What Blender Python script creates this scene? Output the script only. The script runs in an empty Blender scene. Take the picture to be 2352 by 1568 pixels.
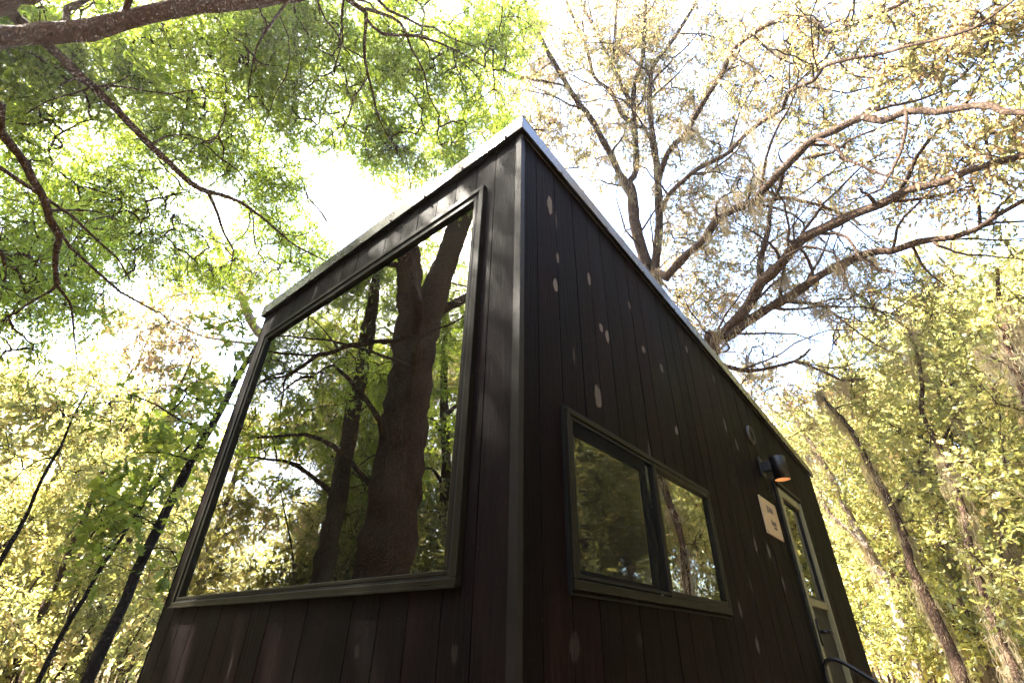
import bpy, math, random
import numpy as np
from mathutils import Vector, Matrix
random.seed(7); rng = np.random.default_rng(11)
S = bpy.context.scene
COL = S.collection
rad = math.radians

# ------------------------------------------------------------------ camera
CAM = np.array([-1.1072, -0.8977, 1.30]); FPX = 1110.37
pit, yaw, roll = 0.563055, 0.698421, 0.0199213
Fv = np.array([math.cos(pit)*math.cos(yaw), math.cos(pit)*math.sin(yaw), math.sin(pit)])
Rv = np.array([math.sin(yaw), -math.cos(yaw), 0.0]); Uv = np.cross(Rv, Fv)
R2 = Rv*math.cos(roll)+Uv*math.sin(roll); U2 = -Rv*math.sin(roll)+Uv*math.cos(roll)
cd = bpy.data.cameras.new('camera'); cd.sensor_width = 36; cd.lens = 36*FPX/2352
cd.clip_start = 0.02; cd.clip_end = 2000
cam = bpy.data.objects.new('camera', cd); COL.objects.link(cam)
M = Matrix.Identity(4)
for i in range(3):
    M[i][0] = R2[i]; M[i][1] = U2[i]; M[i][2] = -Fv[i]; M[i][3] = CAM[i]
cam.matrix_world = M
S.camera = cam

# ------------------------------------------------------------------ light
SUN = Vector((-0.36, 0.42, 0.83)).normalized()
W = bpy.data.worlds.new('World'); S.world = W; W.use_nodes = True
nt = W.node_tree; nt.nodes.clear()
sky = nt.nodes.new('ShaderNodeTexSky'); sky.sky_type = 'NISHITA'; sky.sun_disc = False
sky.sun_elevation = math.asin(SUN.z); sky.sun_rotation = math.atan2(SUN.x, SUN.y)
sky.air_density = 1.0; sky.dust_density = 3.0; sky.ozone_density = 1.0
bg = nt.nodes.new('ShaderNodeBackground'); bg.inputs[1].default_value = 0.12
wo = nt.nodes.new('ShaderNodeOutputWorld')
nt.links.new(sky.outputs[0], bg.inputs[0]); nt.links.new(bg.outputs[0], wo.inputs[0])
sl = bpy.data.lights.new('sun', 'SUN'); sl.energy = 5.0; sl.angle = rad(0.5); sl.color = (1.0, 0.93, 0.80)
so = bpy.data.objects.new('sun', sl); COL.objects.link(so)
so.rotation_euler = SUN.to_track_quat('Z', 'Y').to_euler(); so.location = (-6, 6, 14)
S.view_settings.view_transform = 'Standard'; S.view_settings.look = 'None'
S.view_settings.gamma = 1; S.view_settings.exposure = 3.85
S.view_settings.use_curve_mapping = False
S.cycles.use_denoising = True
S.cycles.denoiser = 'OPENIMAGEDENOISE'; S.cycles.denoising_input_passes = 'RGB_ALBEDO_NORMAL'; S.cycles.denoising_prefilter = 'ACCURATE'
S.cycles.max_bounces = 8; S.cycles.diffuse_bounces = 4; S.cycles.glossy_bounces = 3
S.cycles.transmission_bounces = 4; S.cycles.transparent_max_bounces = 12
S.cycles.caustics_reflective = False; S.cycles.caustics_refractive = False

# ------------------------------------------------------------------ helpers
def P(px, py, d):
    """a point in the world d metres away along the sight line of a photo pixel (2352 wide)"""
    v = Fv*FPX + R2*(px-1176) + U2*(784-py)
    return CAM + v/np.linalg.norm(v)*d
def tag(o, label=None, cat=None, group=None, kind=None):
    if label: o['label'] = label
    if cat: o['category'] = cat
    if group: o['group'] = group
    if kind: o['kind'] = kind
    return o
def empty(name, loc=(0, 0, 0)):
    o = bpy.data.objects.new(name, None); COL.objects.link(o); o.location = loc; o.empty_display_size = .2
    return o
def link_mesh(name, me, mat, parent=None):
    o = bpy.data.objects.new(name, me); COL.objects.link(o)
    if mat:
        for m in (mat if isinstance(mat, (list, tuple)) else [mat]): me.materials.append(m)
    if parent:
        o.parent = parent; o.location = -parent.location   # meshes are written in world coordinates
    return o
class MB:
    def __init__(s): s.v = []; s.f = []; s.sm = []
    def add(s, vs, fs, smooth=False):
        n = len(s.v); s.v += [tuple(map(float, a)) for a in vs]; s.f += [tuple(i+n for i in f) for f in fs]; s.sm += [smooth]*len(fs)
        return s
    def box(s, x0, x1, y0, y1, z0, z1):
        vs = [(x0,y0,z0),(x1,y0,z0),(x1,y1,z0),(x0,y1,z0),(x0,y0,z1),(x1,y0,z1),(x1,y1,z1),(x0,y1,z1)]
        return s.add(vs, [(0,3,2,1),(4,5,6,7),(0,1,5,4),(1,2,6,5),(2,3,7,6),(3,0,4,7)])
    def prism(s, vs8):
        return s.add(vs8, [(0,3,2,1),(4,5,6,7),(0,1,5,4),(1,2,6,5),(2,3,7,6),(3,0,4,7)])
    def tube(s, pts, r, n=12, cap=True):
        pts = [np.array(p, float) for p in pts]; rs = r if hasattr(r, '__len__') else [r]*len(pts)
        base = len(s.v); up = np.array([0.3, 0.2, 1.0]); vs = []; fs = []
        t0 = pts[1]-pts[0]; a = np.cross(t0, up)
        if np.linalg.norm(a) < 1e-6: a = np.cross(t0, [1, 0, 0])
        a /= np.linalg.norm(a)
        for i, p in enumerate(pts):
            t = pts[min(i+1, len(pts)-1)]-pts[max(i-1, 0)]; t /= np.linalg.norm(t)
            a = a-t*(a@t); a /= np.linalg.norm(a); b = np.cross(t, a)
            for k in range(n):
                w = 2*math.pi*k/n; vs.append(p+(a*math.cos(w)+b*math.sin(w))*rs[i])
        for i in range(len(pts)-1):
            for k in range(n):
                k2 = (k+1) % n; fs.append((i*n+k, i*n+k2, (i+1)*n+k2, (i+1)*n+k))
        s.add(vs, fs, True)
        if cap: s.f.append(tuple(base+k for k in range(n))[::-1]); s.f.append(tuple(base+(len(pts)-1)*n+k for k in range(n))); s.sm += [False]*2
        return s
    def disc_cyl(s, c, axis, r, h, n=24):
        c = np.array(c, float); ax = np.array(axis, float); return s.tube([c, c+ax*h], r, n)
    def build(s, name, mat, parent=None, bevel=0):
        me = bpy.data.meshes.new(name); me.from_pydata(s.v, [], s.f); me.update()
        me.polygons.foreach_set('use_smooth', s.sm)
        o = link_mesh(name, me, mat, parent)
        if bevel:
            m = o.modifiers.new('bevel', 'BEVEL'); m.width = bevel; m.segments = 2; m.limit_method = 'ANGLE'; m.harden_normals = False
        return o

# ------------------------------------------------------------------ materials
def mat_new(name):
    m = bpy.data.materials.new(name); m.use_nodes = True; n = m.node_tree; n.nodes.clear()
    out = n.nodes.new('ShaderNodeOutputMaterial'); return m, n, out
def N(n, t, **kw):
    x = n.nodes.new('ShaderNode'+t)
    for k, v in kw.items():
        if k.startswith('i_'):
            key = k[2:]; key = int(key) if key.isdigit() else key.replace('_', ' ')
            x.inputs[key].default_value = v
        else: setattr(x, k, v)
    return x
def ramp(n, fac, stops, mode='LINEAR'):
    r = n.nodes.new('ShaderNodeValToRGB'); cr = r.color_ramp; cr.interpolation = mode
    while len(cr.elements) < len(stops): cr.elements.new(0.5)
    for e, (p, c) in zip(cr.elements, stops):
        e.position = p; e.color = (*c, 1) if len(c) == 3 else c
    n.links.new(fac, r.inputs[0]); return r
def simple(name, col, rough=.5, metal=0, bump=0, bscale=40, var=.15, spec=.5):
    m, n, out = mat_new(name); b = N(n, 'BsdfPrincipled'); n.links.new(b.outputs[0], out.inputs[0])
    tc = N(n, 'TexCoord'); no = N(n, 'TexNoise', i_Scale=bscale*.35, i_Detail=6.0); n.links.new(tc.outputs['Object'], no.inputs['Vector'])
    r = ramp(n, no.outputs[0], [(.3, tuple(c*(1-var) for c in col)), (.7, tuple(min(1, c*(1+var)) for c in col))])
    n.links.new(r.outputs[0], b.inputs['Base Color'])
    rr = N(n, 'MapRange'); rr.inputs['To Min'].default_value = max(.02, rough-.1); rr.inputs['To Max'].default_value = min(1, rough+.12)
    n.links.new(no.outputs[0], rr.inputs[0]); n.links.new(rr.outputs[0], b.inputs['Roughness'])
    b.inputs['Metallic'].default_value = metal; b.inputs['Specular IOR Level'].default_value = spec
    if bump:
        bp = N(n, 'Bump', i_Strength=bump, i_Distance=.01); n2 = N(n, 'TexNoise', i_Scale=float(bscale), i_Detail=5.0)
        n.links.new(tc.outputs['Object'], n2.inputs['Vector']); n.links.new(n2.outputs[0], bp.inputs['Height']); n.links.new(bp.outputs[0], b.inputs['Normal'])
    return m
def leaf_mat(name, stops, trans=1.6, tw=.55, gloss=.035, blue=.45):
    """stops: base colours along the per-leaf random value"""
    m, n, out = mat_new(name)
    at = N(n, 'Attribute', attribute_name='leaf_random')
    r = ramp(n, at.outputs['Fac'], stops)
    d = N(n, 'BsdfDiffuse'); n.links.new(r.outputs[0], d.inputs[0])
    mu = N(n, 'MixRGB', blend_type='MULTIPLY'); mu.inputs[0].default_value = 1
    n.links.new(r.outputs[0], mu.inputs[1]); mu.inputs[2].default_value = (trans*1.18, trans*.97, trans*min(1, blue*1.2), 1)
    t = N(n, 'BsdfTranslucent'); n.links.new(mu.outputs[0], t.inputs[0])
    mx = N(n, 'MixShader'); mx.inputs[0].default_value = tw
    n.links.new(d.outputs[0], mx.inputs[1]); n.links.new(t.outputs[0], mx.inputs[2])
    g = N(n, 'BsdfGlossy', i_Roughness=.38); g.inputs[0].default_value = (.9, .95, .9, 1)
    m2 = N(n, 'MixShader'); m2.inputs[0].default_value = gloss
    n.links.new(mx.outputs[0], m2.inputs[1]); n.links.new(g.outputs[0], m2.inputs[2]); n.links.new(m2.outputs[0], out.inputs[0])
    return m
def bark_mat(name, dark, light, scale=14, lichen=None):
    m, n, out = mat_new(name); b = N(n, 'BsdfPrincipled', i_Roughness=.88); b.inputs['Specular IOR Level'].default_value = .06
    n.links.new(b.outputs[0], out.inputs[0])
    tc = N(n, 'TexCoord'); mp = N(n, 'Mapping'); mp.inputs['Scale'].default_value = (1, 1, .45)
    n.links.new(tc.outputs['Object'], mp.inputs[0])
    wv = N(n, 'TexNoise', i_Scale=3.0, i_Detail=4.0); n.links.new(mp.outputs[0], wv.inputs['Vector'])
    vm = N(n, 'VectorMath', operation='MULTIPLY_ADD'); n.links.new(wv.outputs['Color'], vm.inputs[0]); vm.inputs[1].default_value = (.35, .35, .35); n.links.new(mp.outputs[0], vm.inputs[2])
    vo = N(n, 'TexVoronoi', feature='DISTANCE_TO_EDGE', i_Scale=float(scale)); n.links.new(vm.outputs[0], vo.inputs['Vector'])
    no = N(n, 'TexNoise', i_Scale=30.0, i_Detail=8.0, i_Roughness=.7); n.links.new(mp.outputs[0], no.inputs['Vector'])
    mm = N(n, 'Math', operation='MULTIPLY_ADD'); n.links.new(vo.outputs['Distance'], mm.inputs[0]); mm.inputs[1].default_value = 2.4; n.links.new(no.outputs[0], mm.inputs[2])
    r = ramp(n, mm.outputs[0], [(.35, dark), (.62, tuple((a+c)/2 for a, c in zip(dark, light))), (1.0, light)])
    col = r.outputs[0]
    if lichen:
        n3 = N(n, 'TexNoise', i_Scale=2.6, i_Detail=6.0, i_Roughness=.65); n.links.new(tc.outputs['Object'], n3.inputs['Vector'])
        rr = ramp(n, n3.outputs[0], [(.5, (0, 0, 0)), (.62, (1, 1, 1))])
        mx = N(n, 'MixRGB'); n.links.new(rr.outputs[0], mx.inputs[0]); n.links.new(col, mx.inputs[1]); mx.inputs[2].default_value = (*lichen, 1); col = mx.outputs[0]
    n.links.new(col, b.inputs['Base Color'])
    bp = N(n, 'Bump', i_Strength=.9, i_Distance=.02); n.links.new(mm.outputs[0], bp.inputs['Height']); n.links.new(bp.outputs[0], b.inputs['Normal'])
    return m

def wood_mat(name, flecks, axis, spec=.025):
    """weathered black stained boards; axis = which wall coordinate runs along the wall (0 x, 1 y)"""
    m, n, out = mat_new(name); b = N(n, 'BsdfPrincipled'); n.links.new(b.outputs[0], out.inputs[0])
    tc = N(n, 'TexCoord'); OB = tc.outputs['Object']
    bt = N(n, 'Attribute', attribute_name='board_random')
    off = N(n, 'CombineXYZ'); mo = N(n, 'Math', operation='MULTIPLY'); mo.inputs[1].default_value = 37.0
    n.links.new(bt.outputs['Fac'], mo.inputs[0]); n.links.new(mo.outputs[0], off.inputs[2])
    ad = N(n, 'VectorMath', operation='ADD'); n.links.new(OB, ad.inputs[0]); n.links.new(off.outputs[0], ad.inputs[1])
    mp = N(n, 'Mapping'); mp.inputs['Scale'].default_value = (1, 1, .045); n.links.new(ad.outputs[0], mp.inputs[0])
    gr = N(n, 'TexNoise', i_Scale=75.0, i_Detail=7.0, i_Roughness=.7); n.links.new(mp.outputs[0], gr.inputs['Vector'])
    mp2 = N(n, 'Mapping'); mp2.inputs['Scale'].default_value = (1, 1, .3); n.links.new(ad.outputs[0], mp2.inputs[0])
    bl = N(n, 'TexNoise', i_Scale=3.2, i_Detail=6.0, i_Roughness=.65); n.links.new(mp2.outputs[0], bl.inputs['Vector'])
    c1 = ramp(n, gr.outputs[0], [(.3, (.0008, .0003, .0003)), (.55, (.0028, .0012, .0013)), (.8, (.0080, .0043, .0048))])
    c2 = ramp(n, bl.outputs[0], [(.3, (.35, .30, .30)), (.5, (.80, .74, .74)), (.70, (1.9, 1.7, 1.75))])
    mu = N(n, 'MixRGB', blend_type='MULTIPLY'); mu.inputs[0].default_value = 1; n.links.new(c1.outputs[0], mu.inputs[1]); n.links.new(c2.outputs[0], mu.inputs[2])
    hv = N(n, 'MapRange'); hv.inputs['To Min'].default_value = .5; hv.inputs['To Max'].default_value = 1.35; n.links.new(bt.outputs['Fac'], hv.inputs[0])
    mu2 = N(n, 'MixRGB', blend_type='MULTIPLY'); mu2.inputs[0].default_value = 1; n.links.new(mu.outputs[0], mu2.inputs[1]); n.links.new(hv.outputs[0], mu2.inputs[2])
    col = mu2.outputs[0]
    # pale flecks, each a long spot with a ragged edge
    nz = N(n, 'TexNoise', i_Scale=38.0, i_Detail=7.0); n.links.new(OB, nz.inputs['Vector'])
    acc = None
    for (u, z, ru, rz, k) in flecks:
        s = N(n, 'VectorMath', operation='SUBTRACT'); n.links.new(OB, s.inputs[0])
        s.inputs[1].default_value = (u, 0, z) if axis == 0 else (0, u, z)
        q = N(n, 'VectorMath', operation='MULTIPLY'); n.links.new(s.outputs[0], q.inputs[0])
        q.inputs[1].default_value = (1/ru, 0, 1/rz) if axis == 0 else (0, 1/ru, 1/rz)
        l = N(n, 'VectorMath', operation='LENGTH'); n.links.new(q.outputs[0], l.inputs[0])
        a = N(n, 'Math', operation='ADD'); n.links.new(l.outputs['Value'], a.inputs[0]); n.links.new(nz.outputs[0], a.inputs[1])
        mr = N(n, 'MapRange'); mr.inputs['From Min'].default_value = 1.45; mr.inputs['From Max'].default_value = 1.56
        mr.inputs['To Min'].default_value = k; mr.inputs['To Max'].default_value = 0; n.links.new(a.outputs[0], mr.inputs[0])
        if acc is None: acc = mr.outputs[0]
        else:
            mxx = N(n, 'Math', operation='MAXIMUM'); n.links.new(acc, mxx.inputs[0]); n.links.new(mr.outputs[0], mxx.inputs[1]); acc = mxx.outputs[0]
    # small random pale flecks
    mp3 = N(n, 'Mapping'); mp3.inputs['Scale'].default_value = (9, 9, 1.6); n.links.new(ad.outputs[0], mp3.inputs[0])
    vo = N(n, 'TexVoronoi', i_Scale=1.0); vo.inputs['Randomness'].default_value = 1; n.links.new(mp3.outputs[0], vo.inputs['Vector'])
    a2 = N(n, 'Math', operation='MULTIPLY_ADD'); n.links.new(gr.outputs[0], a2.inputs[0]); a2.inputs[1].default_value = .25; n.links.new(vo.outputs['Distance'], a2.inputs[2])
    d2 = N(n, 'MapRange'); d2.inputs['From Min'].default_value = .17; d2.inputs['From Max'].default_value = .22; d2.inputs['To Min'].default_value = .45; d2.inputs['To Max'].default_value = 0
    n.links.new(a2.outputs[0], d2.inputs[0])
    if acc is None: acc = d2.outputs[0]
    else:
        mxx = N(n, 'Math', operation='MAXIMUM'); n.links.new(acc, mxx.inputs[0]); n.links.new(d2.outputs[0], mxx.inputs[1]); acc = mxx.outputs[0]
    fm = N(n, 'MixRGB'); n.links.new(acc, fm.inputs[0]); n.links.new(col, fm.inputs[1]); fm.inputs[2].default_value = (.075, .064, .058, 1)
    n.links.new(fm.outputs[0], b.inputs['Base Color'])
    rr = N(n, 'MapRange'); rr.inputs['To Min'].default_value = .38; rr.inputs['To Max'].default_value = .68; n.links.new(bl.outputs[0], rr.inputs[0]); n.links.new(rr.outputs[0], b.inputs['Roughness'])
    b.inputs['Specular IOR Level'].default_value = spec
    bp = N(n, 'Bump', i_Strength=.8, i_Distance=.006); n.links.new(gr.outputs[0], bp.inputs['Height']); n.links.new(bp.outputs[0], b.inputs['Normal'])
    return m

def glass_mat(name, refl=.185, tint=(.80, .98, .88)):
    m, n, out = mat_new(name)
    g = N(n, 'BsdfGlossy', i_Roughness=0.0); g.inputs[0].default_value = (1, 1, .97, 1)
    t = N(n, 'BsdfTransparent'); t.inputs[0].default_value = (*tint, 1)
    fr = N(n, 'Fresnel', i_IOR=1.5); mr = N(n, 'MapRange'); mr.inputs['To Min'].default_value = refl; mr.inputs['To Max'].default_value = 1.0
    n.links.new(fr.outputs[0], mr.inputs[0])
    mx = N(n, 'MixShader'); n.links.new(mr.outputs[0], mx.inputs[0]); n.links.new(t.outputs[0], mx.inputs[1]); n.links.new(g.outputs[0], mx.inputs[2])
    # gentle waviness of real panes
    tc = N(n, 'TexCoord'); no = N(n, 'TexNoise', i_Scale=2.0, i_Detail=1.0); n.links.new(tc.outputs['Object'], no.inputs['Vector'])
    bp = N(n, 'Bump', i_Strength=.05, i_Distance=.02); n.links.new(no.outputs[0], bp.inputs['Height']); n.links.new(bp.outputs[0], g.inputs['Normal'])
    du = N(n, 'TexNoise', i_Scale=6.0, i_Detail=8.0, i_Roughness=.75); n.links.new(tc.outputs['Object'], du.inputs['Vector'])
    dm = N(n, 'MapRange'); dm.inputs['From Min'].default_value = .42; dm.inputs['From Max'].default_value = .75; dm.inputs['To Min'].default_value = .001; dm.inputs['To Max'].default_value = .016; n.links.new(du.outputs[0], dm.inputs[0])
    dd = N(n, 'BsdfDiffuse'); dd.inputs[0].default_value = (.30, .27, .20, 1)
    m3 = N(n, 'MixShader'); n.links.new(dm.outputs[0], m3.inputs[0]); n.links.new(mx.outputs[0], m3.inputs[1]); n.links.new(dd.outputs[0], m3.inputs[2])
    n.links.new(m3.outputs[0], out.inputs[0]); return m

MT = {}
MT['frame'] = simple('bronze_window_metal', (.0048, .0041, .0025), .42, 0, .05, 60, .12, .06)
MT['frame_dark'] = simple('dark_gasket', (.002, .002, .002), .6, 0, 0, 40, .15, .1)
MT['trim'] = simple('corner_trim_paint', (.0040, .0030, .0033), .45, 0, .12, 30, .25, .09)
MT['fascia'] = simple('roof_edge_metal', (.07, .07, .072), .25, .85, .03, 12, .14)
MT['roof'] = simple('roof_metal', (.2, .2, .2), .4, .7)
MT['screw'] = simple('screw_metal', (.08, .07, .06), .5, .6)
MT['nail'] = simple('nail_rust', (.0035, .003, .003), .7, 0, 0, 40, .15, .05)
MT['black'] = simple('black_paint', (.0016, .0013, .0013), .42, 0, .05, 90, .15, .2)
MT['door'] = simple('door_panel_paint', (.0050, .0042, .0034), .5, 0, .04, 50, .1, .1)
MT['doorframe'] = simple('door_frame_paint', (.085, .077, .040), .45, 0, .04, 40, .1, .2)
MT['sign'] = simple('sign_wood', (.18, .13, .072), .55, 0, .05, 60, .07)
MT['ink'] = simple('engraved_lettering', (.02, .010, .006), .7)
MT['liner'] = simple('painted_jamb', (.86, .90, .86), .5, 0, 0, 10, .04)
MT['inner'] = simple('interior_boards', (.14, .10, .07), .6, 0, .1, 12, .3)
MT['ceiling'] = simple('interior_ceiling', (.6, .6, .55), .6, 0, .05, 12, .1)
MT['linen'] = simple('white_linen', (.75, .76, .74), .9, 0, .15, 18, .05)
MT['vent'] = simple('vent_plastic', (.018, .014, .012), .5, 0, 0, 40, .15, .2)
MT['hole'] = simple('dark_cavity', (.01, .01, .01), .9)
m, n, out = mat_new('lamp_inside'); b = N(n, 'BsdfPrincipled', i_Roughness=.35); b.inputs['Base Color'].default_value = (.75, .38, .14, 1); b.inputs['Metallic'].default_value = .6
b.inputs['Emission Color'].default_value = (1, .6, .26, 1); b.inputs['Emission Strength'].default_value = .022
n.links.new(b.outputs[0], out.inputs[0]); MT['lampin'] = m
MT['glass'] = glass_mat('window_glass')
MT['glass2'] = glass_mat('side_window_glass', .17)
# insect screen: fine mesh that dims and softens what is seen in the pane
m, n, out = mat_new('insect_screen'); tc = N(n, 'TexCoord')
d = N(n, 'BsdfDiffuse'); d.inputs[0].default_value = (.008, .008, .007, 1); t = N(n, 'BsdfTransparent'); t.inputs[0].default_value = (1, 1, 1, 1)
mx = N(n, 'MixShader'); mx.inputs[0].default_value = .30; n.links.new(t.outputs[0], mx.inputs[1]); n.links.new(d.outputs[0], mx.inputs[2]); n.links.new(mx.outputs[0], out.inputs[0]); MT['screen'] = m
m = glass_mat('screened_glass', .30, (.12, .14, .12)); 
for x in m.node_tree.nodes:
    if x.type == 'BSDF_GLOSSY': x.inputs['Roughness'].default_value = .03
MT['glass_soft'] = m

LEAF = {
 'willow': leaf_mat('leaf_willow_oak', [(0, (.045, .080, .012)), (.45, (.085, .14, .020)), (.8, (.14, .20, .028)), (1, (.22, .27, .05))], 3.1, .62, .03, .55),
 'oak': leaf_mat('leaf_live_oak', [(0, (.055, .07, .02)), (.35, (.11, .12, .045)), (.65, (.18, .155, .075)), (.9, (.23, .165, .09)), (1, (.24, .12, .05))], 2.4, .55, .03, .75),
 'lobed': leaf_mat('leaf_lobed_oak', [(0, (.05, .085, .016)), (.6, (.085, .125, .022)), (1, (.15, .19, .035))], 2.4, .5, .01, .5),
 'maple': leaf_mat('leaf_maple', [(0, (.06, .08, .024)), (.4, (.13, .155, .05)), (.75, (.22, .235, .09)), (.92, (.29, .26, .15)), (1, (.22, .14, .08))], 2.4, .55, .02, .65),
 'forest': leaf_mat('leaf_forest', [(0, (.08, .11, .032)), (.35, (.15, .18, .06)), (.7, (.22, .23, .09)), (.92, (.28, .24, .12)), (1, (.25, .17, .09))], 2.4, .55, .02, .7),
 'shrub': leaf_mat('leaf_shrub', [(0, (.06, .08, .025)), (.5, (.14, .16, .045)), (1, (.22, .24, .08))], 2.3, .5, .02, .6),
}
MT['moss'] = leaf_mat('hanging_moss', [(0, (.22, .20, .14)), (1, (.48, .44, .34))], 1.3, .5, .0)
BARK = {
 'big': bark_mat('bark_big_oak', (.010, .005, .003), (.070, .038, .024), 30),
 'dark': bark_mat('bark_dark_limb', (.010, .006, .004), (.06, .036, .024), 18),
 'black': bark_mat('bark_black_trunk', (.002, .0014, .001), (.013, .009, .0065), 18),
 'live': bark_mat('bark_live_oak', (.007, .0042, .003), (.058, .037, .025), 19),
 'pale': bark_mat('bark_pale', (.05, .036, .028), (.20, .155, .125), 16, (.24, .21, .18)),
}
def litter():
    m, n, out = mat_new('forest_floor'); b = N(n, 'BsdfPrincipled', i_Roughness=.95); n.links.new(b.outputs[0], out.inputs[0])
    tc = N(n, 'TexCoord'); vo = N(n, 'TexVoronoi', i_Scale=14.0); n.links.new(tc.outputs['Object'], vo.inputs['Vector'])
    r = ramp(n, vo.outputs['Color'], [(0, (.06, .04, .02)), (.4, (.14, .09, .05)), (.8, (.22, .16, .08)), (1, (.08, .10, .03))])
    n.links.new(r.outputs[0], b.inputs['Base Color'])
    bp = N(n, 'Bump', i_Strength=.7, i_Distance=.03); n.links.new(vo.outputs['Distance'], bp.inputs['Height']); n.links.new(bp.outputs[0], b.inputs['Normal']); return m

# ------------------------------------------------------------------ ground
def ground():
    n = 90; xs = np.sign(np.linspace(-1, 1, n))*np.abs(np.linspace(-1, 1, n))**2.2*400
    vs = []; fs = []
    for i in range(n):
        for j in range(n):
            x, y = xs[i]+3, xs[j]+1; r = math.hypot(x-2, y-1)
            z = (math.sin(x*.35)*.08+math.sin(y*.28+1)*.1)*min(1, max(0, (r-5)/8))
            vs.append((x, y, z))
    for i in range(n-1):
        for j in range(n-1): fs.append((i*n+j, (i+1)*n+j, (i+1)*n+j+1, i*n+j+1))
    mb = MB().add(vs, fs, True); o = mb.build('ground', litter()); tag(o, kind='structure')
ground()

# ------------------------------------------------------------------ the cabin
LX, WY = 5.42, 2.45
def topz(x): return 3.375 - x*(3.375-3.035)/LX
cab = empty('cabin', (LX/2, WY/2, .0))
tag(cab, 'small black wooden cabin with vertical board walls and a sloping metal edged roof', 'cabin')
F_OPEN = (0.215, 2.30, 1.445, 3.135)      # window opening in the front wall: y0 y1 z0 z1
S_WIN = (0.26, 1.625, 1.45, 2.03)         # sliding window in the side wall: x0 x1 z0 z1
S_DOOR = (3.34, 4.16, .45, 2.50)
def boards(axis, length, widths, opens, skin0, skin1, top, z0, gap=.0045, tag_rand=True):
    """a wall of vertical boards, each a bar of its own thickness, cut round the openings"""
    mb = MB(); rnd = []
    u = 0; i = 0
    while u < length-1e-6:
        w = widths[i % len(widths)]; i += 1; v = min(u+w, length)
        if length-v < .03: v = length
        cuts = sorted(set([u+gap/2, v-gap/2]+[c for o in opens for c in o[:2] if u+gap/2+.002 < c < v-gap/2-.002]))
        r = random.random(); pr = random.uniform(-.0012, .0012)
        for a, b in zip(cuts[:-1], cuts[1:]):
            mid = (a+b)/2; segs = [(z0, None)]
            for o in opens:
                if o[0] <= mid <= o[1]:
                    ns = []
                    for (s0, s1) in segs:
                        if o[2] > s0+.01: ns.append((s0, o[2]))
                        if s1 is None: ns.append((o[3], None))
                    segs = ns
            for s0, s1 in segs:
                za = s1 if s1 is not None else top(a); zb = s1 if s1 is not None else top(b)
                if za-s0 < .012: continue
                f0, f1 = skin0+pr, skin1
                if axis == 'y': vs = [(f0,a,s0),(f1,a,s0),(f1,b,s0),(f0,b,s0),(f0,a,za),(f1,a,za),(f1,b,zb),(f0,b,zb)]
                else: vs = [(a,f0,s0),(b,f0,s0),(b,f1,s0),(a,f1,s0),(a,f0,za),(b,f0,zb),(b,f1,zb),(a,f1,za)]
                mb.prism(vs); rnd += [r]*6
        u = v
    return mb, rnd
def put_boards(name, mb, rnd, mat):
    o = mb.build(name, mat, cab)
    at = o.data.attributes.new('board_random', 'FLOAT', 'FACE'); at.data.foreach_set('value', rnd); return o
def fz(u): return 3.372
C0 = Vector((LX/2, WY/2, 0))
# flecks measured on the side wall (world coordinates moved to the cabin's own origin by the mesh offset: meshes stay in world coordinates)
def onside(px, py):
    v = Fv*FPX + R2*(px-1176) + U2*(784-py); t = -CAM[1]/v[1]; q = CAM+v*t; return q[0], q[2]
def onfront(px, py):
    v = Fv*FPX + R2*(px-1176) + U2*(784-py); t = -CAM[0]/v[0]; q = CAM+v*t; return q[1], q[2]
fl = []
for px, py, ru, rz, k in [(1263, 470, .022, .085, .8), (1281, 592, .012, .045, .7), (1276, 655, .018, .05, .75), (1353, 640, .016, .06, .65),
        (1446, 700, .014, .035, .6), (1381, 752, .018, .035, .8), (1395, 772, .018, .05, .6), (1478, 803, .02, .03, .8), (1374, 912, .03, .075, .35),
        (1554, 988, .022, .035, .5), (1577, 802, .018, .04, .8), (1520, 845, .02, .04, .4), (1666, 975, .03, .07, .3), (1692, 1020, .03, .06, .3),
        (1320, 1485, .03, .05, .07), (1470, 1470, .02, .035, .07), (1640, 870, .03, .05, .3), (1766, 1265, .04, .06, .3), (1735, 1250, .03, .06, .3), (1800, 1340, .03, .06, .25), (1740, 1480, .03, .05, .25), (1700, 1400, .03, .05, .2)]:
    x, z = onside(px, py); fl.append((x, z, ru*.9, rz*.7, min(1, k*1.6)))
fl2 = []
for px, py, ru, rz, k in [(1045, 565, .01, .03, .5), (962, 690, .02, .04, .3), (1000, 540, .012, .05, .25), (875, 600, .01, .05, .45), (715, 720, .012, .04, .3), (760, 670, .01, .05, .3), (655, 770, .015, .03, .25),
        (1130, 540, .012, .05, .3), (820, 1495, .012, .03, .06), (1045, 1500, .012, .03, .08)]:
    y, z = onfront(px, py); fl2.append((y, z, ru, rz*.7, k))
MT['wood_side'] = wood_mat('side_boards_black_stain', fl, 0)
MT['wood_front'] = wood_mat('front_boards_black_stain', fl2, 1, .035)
W1 = [.142, .150, .138, .146, .145, .152, .140]
mb, r = boards('y', WY, [.155, .125, .148, .143, .15, .14, .146], [F_OPEN], 0, .022, fz, .38); 
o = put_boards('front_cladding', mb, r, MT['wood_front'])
mb, r = boards('x', LX, [.115, .15, .158, .135, .14, .15, .146, .142], [S_WIN, S_DOOR], 0, .022, topz, .38)
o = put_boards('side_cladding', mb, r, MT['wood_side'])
mb, r = boards('y', WY, W1, [], LX, LX-.02, lambda u: topz(LX), .38); put_boards('rear_cladding', mb, r, MT['wood_front'])
mb, r = boards('x', LX, W1, [], WY, WY-.02, topz, .38); put_boards('far_cladding', mb, r, MT['wood_side'])
nl = MB()
def nail(c, ax): nl.disc_cyl(c, ax, .0032, .0015, 6)
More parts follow.
